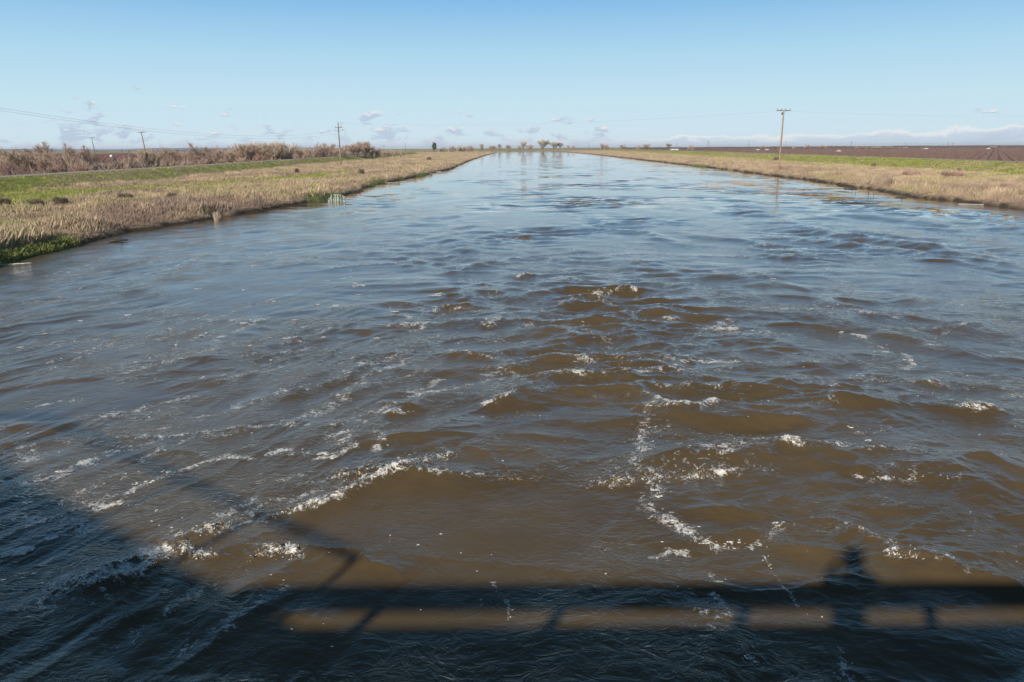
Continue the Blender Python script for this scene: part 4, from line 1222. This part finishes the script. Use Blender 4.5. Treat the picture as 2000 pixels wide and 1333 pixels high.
FT = 'far trees along the skyline'
for (px, top, wid, Y, key, label) in [
    (865, 286, 16, 1120, 'round', 'tiny round bush just right of the dark evergreen'), (884, 283, 16, 1180, 'round', 'left tuft of the far hedge beyond the left point'), (900, 283, 20, 1200, 'round_b', 'middle tuft of the far hedge beyond the left point'), (918, 282, 18, 1200, 'round', 'right tuft of the far hedge beyond the left point'), (941, 278, 8, 1200, 'upright_b', 'thin dark tree at the right end of the far hedge'),
    (962, 284, 18, 1345, 'round', 'low tuft on the left of the green rise'), (976, 279, 9, 1350, 'round_red', 'small round reddish tree on the green rise'), (992, 282, 12, 1350, 'round_red', 'small low reddish bush on the green rise'), (1015, 283, 12, 1360, 'scrub', 'low bush left of the small upright tree'), (1022, 273, 12, 1360, 'vase', 'small upright bare tree left of the big vase shaped one'), (1035, 281, 22, 1360, 'scrub', 'brown low thicket at the foot of the small upright tree'),
    (1060, 270, 24, 1370, 'vase', 'big vase shaped bare tree beyond the end of the river'), (1082, 275, 22, 1375, 'vase_b', 'paler rounded bare tree right of the big vase shaped one'), (1094, 276, 14, 1375, 'vase_b', 'smaller pale bare tree at the right of the pale rounded one'), (1110, 283, 9, 1380, 'scrub', 'tiny bush right of the pale bare trees'), (1120, 284, 9, 1380, 'scrub', 'second tiny bush right of the pale bare trees'),
    (1176, 277, 10, 1250, 'vase', 'small bare tree with a tall left stem on the right levee'), (1184, 281, 12, 1250, 'round_red', 'round reddish bush beside the tall stemmed small tree'), (1216, 281, 15, 1300, 'round_red', 'lone round reddish bush right of the tall stemmed tree'), (1246, 282, 16, 1300, 'scrub', 'low reddish tuft left of the pale leaning tree'), (1263, 279, 14, 1300, 'vase', 'small pale leaning tree at the left end of the vineyard'),
    (1306, 279, 12, 1350, 'round_b', 'round pale tree at the left end of the long white shed'), (1348, 282, 13, 1000, 'round', 'small round tree in front of the vineyard skyline'), (1490, 283, 12, 1200, 'round_red', 'round tree between the two white vehicles'), (1552, 283, 9, 1250, 'vase', 'thin small tree right of the tall tan pole'), (1577, 281, 12, 1250, 'round_red', 'round dark reddish tree right of the tall tan pole'), (1607, 282, 14, 1250, 'vase_b', 'broad pale tree right of the round reddish one'),
    (1672, 285, 10, 1200, 'round_red', 'low round tree right of the white topped pole'), (1687, 283, 12, 1200, 'round_red', 'ragged reddish tree beside the low round one'), (1707, 286, 12, 1250, 'round_b', 'left pale low tree of the right skyline'), (1716, 285, 10, 1250, 'round_b', 'second pale low tree of the right skyline'), (1736, 286, 16, 1250, 'vase_b', 'third and palest low tree of the right skyline'), (1758, 287, 8, 1250, 'round_red', 'tiny reddish bush left of a thin far pole'), (1768, 286, 8, 1250, 'round', 'tiny dark bush at the foot of a thin far pole'), (1939, 285, 14, 1150, 'vase_b', 'last pale bare tree on the right skyline')]:
    tree(px, top, wid, Y, key, label, 'tree', FT)
# the dark evergreen
ev = empty('evergreen_tree', (bearing(848, 1100), 1100, 0.5)); tag(ev, 'small dark evergreen tree with a round crown left of the far hedge', 'tree', FT)
Hh = height_of(848, 279, 1100) - 0.5
m = MB(); m.tube([(0, 0, 0), (.1, 0, Hh * .35), (0, 0, Hh * .8)], [.4, .33, .1], 7); m.build('trunk', M_bark, ev, True)
n = 900; u = RNG.normal(0, 1, (n, 3)); u /= np.linalg.norm(u, axis=1)[:, None]; rad = RNG.uniform(.55, 1, n) ** .6
c_ = u * rad[:, None] * np.array([2.9, 2.9, Hh * .36]) * (1 + .55 * gnoise(u[:, 0] * 2, u[:, 1] * 2 + u[:, 2], 9))[:, None] + np.array([0, 0, Hh * .60])
a1 = RNG.normal(0, .42, (n, 3)); a2 = RNG.normal(0, .42, (n, 3))
V = np.stack([c_ - a1, c_ + a2, c_ + a1 - a2], 1).reshape(-1, 3); link('crown', np_mesh('crown', V, np.arange(3 * n).reshape(-1, 3), M_leafdark), ev)

# ------------------------------------------------------------------ low dark bushes and tufts on the banks
def tuft_mesh(name, w, d, h, n, mat, seed, blade=0.03):
    r = np.random.default_rng(seed)
    a = r.uniform(0, 2 * np.pi, n); q = np.sqrt(r.uniform(0, 1, n)) * .55
    bx = np.cos(a) * q * w * .5; by = np.sin(a) * q * d * .5
    el = r.uniform(.15, 1.0, n); tx = np.cos(a) * (q + .5 * (1 - el * .7)) * w * .5 * 1.05; ty = np.sin(a) * (q + .5 * (1 - el * .7)) * d * .5 * 1.05
    tz = h * (0.35 + .65 * el) * r.uniform(.75, 1.1, n)
    th = r.uniform(0, 6.28, n); ox = np.cos(th) * blade; oy = np.sin(th) * blade
    V = np.stack([np.stack([bx - ox, by - oy, 0 * bx - .05], -1), np.stack([bx + ox, by + oy, 0 * bx - .05], -1), np.stack([tx + ox * .5, ty + oy * .5, tz], -1), np.stack([tx - ox * .5, ty - oy * .5, tz], -1)], 1).reshape(-1, 3)
    return np_mesh(name, V, np.arange(4 * n).reshape(-1, 4), mat)


for (px, py, wpx, hpx, lab, mat) in [
    (245, 392, 34, 11, 'dark brown mound-like bush in the straw of the left bank', M_bushdark), (337, 392, 24, 10, 'smaller reddish brown bush right of the mound-like bush', M_bushdark), (66, 402, 46, 8, 'long flat dark bush in the straw near the left edge', M_bushdark), (118, 400, 34, 10, 'flat brown bush right of the long flat dark one', M_bushdark), (8, 401, 30, 8, 'flat dark bush cut by the left edge', M_bushdark),
    (706, 343, 13, 11, 'dark leaning bush by the waterline right of the two-crossarm pole', M_bushdark), (768, 352, 14, 10, 'dark bush at the waterline before the foam bar', M_bushdark), (580, 339, 9, 7, 'small dark tuft left of the two-crossarm pole', M_bushdark), (838, 313, 9, 4, 'tiny dark tuft far along the left bank', M_bushdark),
    (1516, 314, 12, 6, 'dark heap in the green grass left of the tall tan pole', M_bushdark), (1706, 327, 11, 6, 'dark brown mound on the green slope of the right levee', M_bushdark), (1872, 335, 8, 4, 'small dark mound low on the right green slope', M_bushdark), (1970, 370, 40, 10, 'dark patch of brush near the right edge', M_twig_red), (1860, 345, 50, 10, 'long brown patch of brush on the right bank', M_twig_red), (1780, 344, 40, 9, 'brown patch of brush left of the long one', M_twig_red),
    (1862, 388, 16, 10, 'dark brown tuft at the right waterline', M_bushdark), (1975, 404, 24, 9, 'dark twiggy tuft overhanging the right waterline', M_bushdark), (365, 425, 22, 18, 'grey brown tuft at the left waterline', M_twig), (268, 449, 22, 22, 'grey dry bush at the left waterline above green grass', M_twig), (1240, 311, 12, 6, 'small dark tuft far along the right bank', M_twig_red)]:
    X, Y = survey(px, py, 0.95)
    zb = float(ground_z(np.array([X]), np.array([Y]))[0])
    w = wpx / 1500 * Y; h = hpx / 1500 * Y * 1.05 + 0.25
    o = link('low_bush', tuft_mesh('low_bush', w, w * .8, h, 900, mat, px + py, 0.012 * Y / 45)); o.location = (X, Y, zb)
    tag(o, lab, 'bush', 'low bushes on the banks')
X, Y = survey(424, 428, 0.1)
o = link('straw_tuft', tuft_mesh('straw_tuft', .75, .6, .75, 120, M_twig_pale, 5, .014)); o.location = (X, Y, 0.0); tag(o, 'pale yellow straw tuft standing at the left waterline', 'grass tuft')

# weathered pale green posts in the water
X0, Y0 = survey(657, 394, 0.0)
pg = empty('post_cluster', (X0, Y0, 0)); tag(pg, 'cluster of pale green weathered posts standing in the river by the left bank', 'posts')
px2m = Y0 / 1500
for (dx_, w, h, dy_, ln) in [(-14.5, 2.4, 6.5, .15, .10), (-8.8, 2.2, 14, -.1, -.03), (-6.2, 1.8, 13, .3, .04), (-4.4, 1.4, 9, .0, .0), (-0.6, 1.7, 14.5, -.15, .02), (4.0, 2.3, 13.5, -.2, -.02), (6.6, 1.9, 13, .25, .05), (8.8, 1.3, 10, -.1, .0), (11.8, 1.6, 11.5, .3, .08), (14.0, 2.2, 9.5, .1, .22), (15.5, 1.5, 7, -.1, .1)]:
    m = MB(); hz_ = h * px2m; r = w * px2m * .95; rr = random.Random(int(dx_ * 10))
    m.tube([(dx_ * px2m + ln * z * hz_ + rr.gauss(0, .025), dy_ + rr.gauss(0, .025), z * hz_ - .3 * (z == 0)) for z in (0, .2, .4, .6, .8, 1)], [r * q * rr.uniform(.85, 1.15) for q in (1.0, 1.08, .95, .9, .8, .5)], 7)
    m.build('post', M_palegreen, pg, False)
m = MB(); m.box((-.55, -.05, .02), (.25, .05, .10)); m.box((-.3, .1, .72), (.3, .2, .78)); m.build('floating_board', M_drift, pg)

# driftwood and debris along the waterline
for (px, py, L, rot, mat, lab) in [(858, 336, 1.9, .3, M_drift, 'bleached drift log at the waterline of the left foam bar'), (700, 374, 1.6, .2, M_driftdark, 'dark drift log floating near the left bank'), (745, 359, 2.0, .5, M_driftdark, 'dark branch lying in the shallows by the left bank'), (1662, 369, 1.8, -.1, M_driftdark, 'dark driftwood floating off the right bank'), (1760, 386, 1.2, -.3, M_driftdark, 'dark branch at the right waterline'), (232, 471, 1.1, .4, M_driftdark, 'small dark stick floating off the left bank')]:
    X, Y = survey(px, py, 0.05)
    m = MB(); c_, s_ = math.cos(rot), math.sin(rot); rr = random.Random(px)
    m.tube([(t * L * c_, t * L * s_, rr.gauss(.05, .03)) for t in (-.5, -.2, .15, .5)], [.05, .09, .08, .03], 7)
    m.tube([(.1 * L * c_, .1 * L * s_, .05), (.2 * L * c_ - .15, .2 * L * s_ + .1, .30), (.3 * L * c_ - .25, .3 * L * s_ + .2, .48)], [.04, .03, .012], 5)
    o = m.build('driftwood', mat, None, True); o.location = (X, Y, 0.0); tag(o, lab, 'driftwood', 'driftwood at the waterline')
for (px, py, hgt) in [(1670, 379, .4), (1696, 380, .6), (1706, 382, .3), (730, 366, .5)]:
    X, Y = survey(px, py, 0.0); m = MB(); m.tube([(0, 0, -.3), (.03, 0, hgt * .5), (-.02, .03, hgt)], [.03, .025, .015], 6); o = m.build('dead_stalk', M_driftdark); o.location = (X, Y, 0)
    tag(o, {1670: 'leftmost thin dark stalk poking out of the water off the right bank', 1696: 'tallest thin dark stalk poking out of the water off the right bank', 1706: 'short stalk right of the tallest one off the right bank', 730: 'thin dark stalk in the water off the left bank'}[px], 'stalk', 'stalks in the water')

# ------------------------------------------------------------------ foam afloat
def blob_disc(r, asp, rot, h, rnd, n=14):
    """a raft of froth: a low uneven dome"""
    rings = []; ang = [2 * math.pi * k / n for k in range(n)]; wob = [1 + rnd.gauss(0, .14) for _ in range(n)]
    for q, z in ((1.0, -.2), (0.96, .25), (.75, .8), (.35, 1.0)):
        rings.append([(r * q * wob[k] * math.cos(a) * asp, r * q * wob[k] * math.sin(a), z * h * (1 + rnd.gauss(0, .1))) for k, a in enumerate(ang)])
    c, s_ = math.cos(rot), math.sin(rot)
    return [[(x * c - y * s_, x * s_ + y * c, z) for x, y, z in rg] for rg in rings]


X, Y = survey(37, 1083)
m = MB(); rnd = random.Random(4); m.quad_strip(blob_disc(.115, 1.75, .45, .02, rnd, 26))
o = m.build('foam_raft', M_foam, None, True); o.location = (X, Y, float(water_z(X, Y)[0]) + .012); o.rotation_euler = (0.05, 0.02, 0); tag(o, 'large oval cream raft of foam floating in the dark shadow at lower left', 'foam')
for (px, py, L, w, lab, rot) in [(1932, 400, 4.4, .2, 'long white bar of foam stranded on the right waterline', -.45), (850, 339, 3.6, .8, 'peach coloured foam bar at the left waterline beyond the posts', .4), (25, 516, 1.3, .09, 'white foam strip at the left edge of the lush fringe', .4), (634, 383, 1.2, .2, 'small white foam strip left of the pale green posts', .1), (765, 357, 1.8, .25, 'thin white foam strip at the left waterline', .5), (895, 323, 4.5, .6, 'far white foam strip along the left bank', .7)]:
    X, Y = survey(px, py, 0.03); m = MB(); rnd = random.Random(px)
    for k in range(24):
        t = (k / 23 - .5) * L + rnd.gauss(0, .1)
        q = [[(x + t * math.cos(rot), y + t * math.sin(rot) + rnd.gauss(0, w * .2), z) for x, y, z in rg] for rg in blob_disc(w * rnd.uniform(.45, .9), 2.2, rot, .03, rnd, 10)]
        m.quad_strip(q)
    o = m.build('foam_strip', M_foam, None, True); o.location = (X, Y, 0.02); tag(o, lab, 'foam', 'stranded foam')

# flecks and broken froth, far too many to count
fv, ff_ = [], []
def put_blob(x, y, z, r, asp, rot, h, rnd, n=9):
    b = len(fv); rings = blob_disc(r, asp, rot, h, rnd, n)
    for rg in rings: fv.extend([(x + p[0], y + p[1], z + p[2]) for p in rg])
    for i in range(len(rings) - 1):
        for j in range(n):
            k = (j + 1) % n; ff_.append((b + i * n + j, b + i * n + k, b + (i + 1) * n + k, b + (i + 1) * n + j))
    e = b + (len(rings) - 1) * n
    for j in range(1, n - 2, 2): ff_.append((e, e + j, e + j + 1, e + j + 2))
rnd = random.Random(77)
named = [(250, 616, 5), (335, 644, 4), (345, 676, 4.5), (475, 634, 5), (395, 657, 3), (403, 653, 3), (490, 684, 3.5), (530, 705, 4), (563, 665, 3.5), (577, 665, 3), (633, 660, 4), (578, 628, 4), (386, 565, 3.5), (474, 567, 2.5), (535, 590, 4), (620, 597, 2.5), (705, 560, 6), (690, 555, 4), (820, 546, 4.5), (770, 611, 4.5), (735, 660, 3.5), (658, 598, 3), (700, 575, 3), (850, 575, 4), (855, 580, 3), (380, 905, 0), (495, 520, 4), (535, 520, 3), (228, 988, 9), (328, 925, 6), (300, 945, 6), (270, 950, 5), (215, 995, 5), (125, 925, 8), (75, 945, 7), (632, 898, 9), (640, 905, 8), (1318, 1022, 9), (1330, 1032, 8), (1340, 1042, 7), (1380, 1062, 7), (1435, 1067, 7), (1520, 1028, 7), (1275, 962, 6), (1285, 975, 6), (1272, 990, 5), (1778, 706, 5), (1270, 812, 5), (1660, 845, 4), (1695, 870, 4), (1510, 548, 3), (1100, 630, 3), (108, 1040, 6), (130, 1050, 6), (100, 1055, 8), (1405, 1140, 4), (1645, 650, 3), (155, 628, 3), (85, 657, 3), (40, 681, 3), (865, 640, 0)]
for (px, py, r) in named:
    if r <= 0: continue
    x, y = survey(px, py); mpp = math.hypot(y, EYE) / 1500
    for q in range(rnd.randint(3, 6)):
        ox, oy = rnd.gauss(0, r * mpp * .55) * 1.5, rnd.gauss(0, r * mpp * .5)
        put_blob(x + ox, y + oy, float(water_z(x + ox, y + oy)[0]) + .003, r * mpp * rnd.uniform(.22, .6), rnd.uniform(1.2, 2.0), rnd.uniform(-.3, .9), .007, rnd, 10)
# scattered specks, thick along the slanting scum lines on the left
P_, S_ = [], []
for (P, w, s_) in TRAILS:
    L = np.hypot(*np.diff(P, axis=0).T).sum(); ym = P[:, 1].mean()
    for k in range(int(min(40, 7 * L * s_ * (12 / max(ym, 9)) + 1))):
        i = rnd.randrange(len(P) - 1); t = rnd.random(); q = P[i] * (1 - t) + P[i + 1] * t
        P_.append((q[0] + rnd.gauss(0, w * .9), q[1] + rnd.gauss(0, w * .9))); S_.append(abs(rnd.gauss(0, 1)) * .005 + .003 + (.012 if rnd.random() < .04 else 0))
for k in range(220):
    px, py = rnd.uniform(-60, 2060), 290 + rnd.uniform(90, 1000)
    if px > 950 and rnd.random() < .45: continue
    x, y = survey(px, py)
    if y > 24: continue
    if lb(np.array([y]))[0] + .5 < x < rb(np.array([y]))[0] - .5: P_.append((x, y)); S_.append(abs(rnd.gauss(0, 1)) * .007 + .003)
A_ = np.array(P_)
ZZ = water_z(A_[:, 0], A_[:, 1])
for (x, y), z, r in zip(P_, ZZ, S_):
    lod = max(1.0, y / 16.0) ** 0.5
    put_blob(x, y, z + .0005, r * lod, rnd.uniform(1.1, 2.2), rnd.uniform(-.4, .8), .004, rnd, 6)
# froth tumbling on the breaking crests
for (P, amp, wu, wd, fo, rg) in CRESTS:
    if fo < 0.5: continue
    L = np.hypot(*np.diff(P, axis=0).T).sum(); ym = P[:, 1].mean()
    nn = int(L * 130 * (fo - .3) * (1 if ym < 12.5 else 0))
    pp = []
    for k in range(nn):
        u_ = rnd.random(); t = .5 + (u_ - .5) * .95
        s_ = t * (len(P) - 1); i = min(int(s_), len(P) - 2); q = P[i] * (1 - (s_ - i)) + P[i + 1] * (s_ - i)
        e = math.sin(math.pi * t) ** .5
        g_ = float(gnoise(np.array([q[0] * 2.3]), np.array([q[1] * 2.3]), 199)[0])
        if g_ < -.18 + .2 * rnd.random(): continue
        pp.append((q[0] + rnd.gauss(0, .03), q[1] + rnd.gauss(-.02, .055 + .05 * wu) * (1 + max(g_, 0) * 1.5), rnd.expovariate(1 / .022) * e * min(1, ym / 9)))
    if not pp: continue
    q = np.array(pp); zz = water_z(q[:, 0], q[:, 1])
    lod = max(1, ym / 11) ** .7
    for (x, y, hz_), z in zip(pp, zz):
        r = (abs(rnd.gauss(0, 1)) * .0035 + .003) * lod
        put_blob(x, y, z + hz_ * .8, r, rnd.uniform(.8, 1.4), rnd.uniform(0, 3), r * .9, rnd, 6)
fm_o = link('foam_flecks', np_mesh('foam_flecks', np.array(fv), np.array(ff_), M_foam, True)); tag(fm_o, 'white foam flecks and froth drifting on the brown river', kind='stuff')

# ------------------------------------------------------------------ vineyard, orchard, far buildings and hills
ang = R(31.5); dirv = np.array([math.sin(ang), math.cos(ang)]); nrm = np.array([math.cos(ang), -math.sin(ang)])
n = 120000
r = np.exp(RNG.uniform(np.log(120), np.log(2100), n)); az_ = RNG.uniform(R(3), R(52), n)
VX = r * np.sin(az_); VY = r * np.cos(az_)
row = np.round((VX * nrm[0] + VY * nrm[1]) / 3.6) * 3.6; al = VX * dirv[0] + VY * dirv[1]
jit = RNG.normal(0, .16, n)
VX = row * nrm[0] + al * dirv[0] + jit; VY = row * nrm[1] + al * dirv[1] + RNG.normal(0, .16, n)
ok = (VX > rc(VY) + 11) & (VY > 60) & (VY < 1900)
VX, VY = VX[ok], VY[ok]; lod = np.clip(np.hypot(VX, VY) / 190, 1, 8)
v, f, c = blades(VX, VY, np.full(len(VX), 1.45), np.ones((len(VX), 3)) * .5, 5, .030 * lod, .16 * lod ** .5, .45)
tag(link('vineyard', np_mesh('vineyard', v, f, M_vine)), 'dark brown rows of dormant vines on the plain beyond the right levee', kind='stuff')
m = MB(); m.tube([(0, 0, -.2), (0, 0, 1.3)], [.07, .06], 6); m.box((-.09, -.09, 1.3), (.09, .09, 1.42)); stake_mesh = m.mesh('vine_stake', M_stake)
ii = 0
for k in range(118):
    Yk = 150 + k * 2.6 + .004 * k * k; Xk = float(rc(np.array([Yk]))[0]) + 10.2
    o = link('vine_stake', stake_mesh); o.location = (Xk + random.gauss(0, .2), Yk + random.gauss(0, .5), -.5); o.scale = (1.1, 1.1, random.uniform(.7, 1.15))
    tag(o, 'white end stake in the row along the near edge of the vineyard', 'stake', 'white stakes at the vineyard edge')
n = 26000
r = np.exp(RNG.uniform(np.log(260), np.log(1500), n)); az_ = -RNG.uniform(R(6), R(52), n)
OX = r * np.sin(az_); OY = r * np.cos(az_); ok = (OX < lc(OY) - 130) & (OY > 230); OX, OY = OX[ok], OY[ok]; OX = np.round(OX / 5) * 5 + RNG.normal(0, .4, len(OX))
v, f, c = blades(OX, OY, np.full(len(OX), 2.4), np.ones((len(OX), 3)), 6, .09 * np.clip(np.hypot(OX, OY) / 300, 1, 4), .9 + 0 * OX, .5)
tag(link('orchard', np_mesh('orchard', v, f, M_orchard)), 'reddish dormant orchard seen behind the bushes on the left', kind='stuff')
# pale farm road across the far end of the vineyard
v = np.array([[x, y, ground_z(np.array([float(x)]), np.array([float(y)]))[0] + .15] for x in np.linspace(250, 1500, 40) for y in (1480 - .12 * x, 1508 - .12 * x)])
tag(link('farm_road', np_mesh('farm_road', v, np.array([(2 * i, 2 * i + 2, 2 * i + 3, 2 * i + 1) for i in range(39)]), M_road)), kind='structure')
# long white shed
def shed(px, Y, wpx, h, label, name='farm_shed', dp=6.0):
    X = bearing(px, Y); w = wpx / 1500 * Y; o = empty(name, (X, Y, -.5)); tag(o, label, 'shed', 'far farm buildings')
    m = MB(); m.box((-w / 2, -dp, 0), (w / 2, dp, h)); m.build('wall', M_white, o)
    m = MB(); m.quad_strip([[(x, -dp * 1.06, h + .02), (x, 0, h + dp * .12), (x, dp * 1.06, h + .02)] for x in (-w * .53, w * .53)]); rf = m.build('roof', M_white, o)
    m = MB(); m.box((-w * .16, -dp - .05, .0), (w * .16, -dp - .003, h * .8)); m.build('door', M_roofgrey, o)
shed(1317, 1250, 13, 2.2, 'long low white shed on the right skyline beside a round pale tree')
shed(216, 520, 4, 3.0, 'tiny pale hut among the bushes between the plain poles', 'farm_hut', 1.0)
def vehicle(px, Y, L, label):
    X = bearing(px, Y); z = float(ground_z(np.array([X]), np.array([float(Y)]))[0]); o = empty('pickup_truck', (X, Y, z)); tag(o, label, 'vehicle', 'white vehicles on the far farm road')
    m = MB(); m.quad_strip([[(x, y, zz) for x, zz in ((-L / 2, .5), (-L / 2, 1.25), (-L * .05, 1.3), (L * .02, 2.1), (L * .28, 2.1), (L * .36, 1.35), (L / 2, 1.2), (L / 2, .5))] for y in (-.95, .95)]); m.build('body', M_white, o)
    m = MB(); m.box((.06 * L, -.975, 1.4), (.27 * L, -.955, 1.95)); m.build('window', M_darkglass, o)
    for s_ in (-.32, .32):
        for y in (-.96, .8):
            m = MB(); m.tube([(s_ * L, y, .42), (s_ * L, y + .16, .42)], .42, 14); m.build('wheel', M_rubber, o)
for (px, Y, L, lab) in [(1480, 1150, 6.5, 'white vehicle left of the round tree on the right skyline'), (1498, 1150, 6.0, 'white vehicle right of the round tree on the right skyline'), (1638, 760, 4.5, 'white vehicle at the vineyard left of the white topped pole'), (1807, 1150, 9.0, 'long white vehicle on the far farm road at right'), (1930, 1050, 5.5, 'white vehicle beside the last pale tree at right')]:
    vehicle(px, Y, L, lab)
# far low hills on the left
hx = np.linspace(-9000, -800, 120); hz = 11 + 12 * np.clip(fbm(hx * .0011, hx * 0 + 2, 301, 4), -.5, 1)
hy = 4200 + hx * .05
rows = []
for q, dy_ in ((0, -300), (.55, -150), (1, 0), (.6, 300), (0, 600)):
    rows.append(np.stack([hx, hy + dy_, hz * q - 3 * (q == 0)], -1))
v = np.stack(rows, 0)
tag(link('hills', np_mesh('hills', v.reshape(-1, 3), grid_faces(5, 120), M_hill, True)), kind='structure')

# ------------------------------------------------------------------ the thin haze over the plain
m = MB(); m.box((-9600, -120, -4.5), (9600, 12800, 26))
hm = bpy.data.materials.new('thin_haze'); hm.use_nodes = True; hm.node_tree.nodes.clear()
hv = hm.node_tree.nodes.new('ShaderNodeVolumePrincipled'); ho = hm.node_tree.nodes.new('ShaderNodeOutputMaterial')
hv.inputs['Color'].default_value = (0.86, 0.92, 1.0, 1.0); hv.inputs['Density'].default_value = 0.00009; hv.inputs['Anisotropy'].default_value = 0.0
hm.node_tree.links.new(hv.outputs[0], ho.inputs['Volume'])
tag(m.build('haze', hm), 'thin pale haze lying over the plain', kind='stuff')
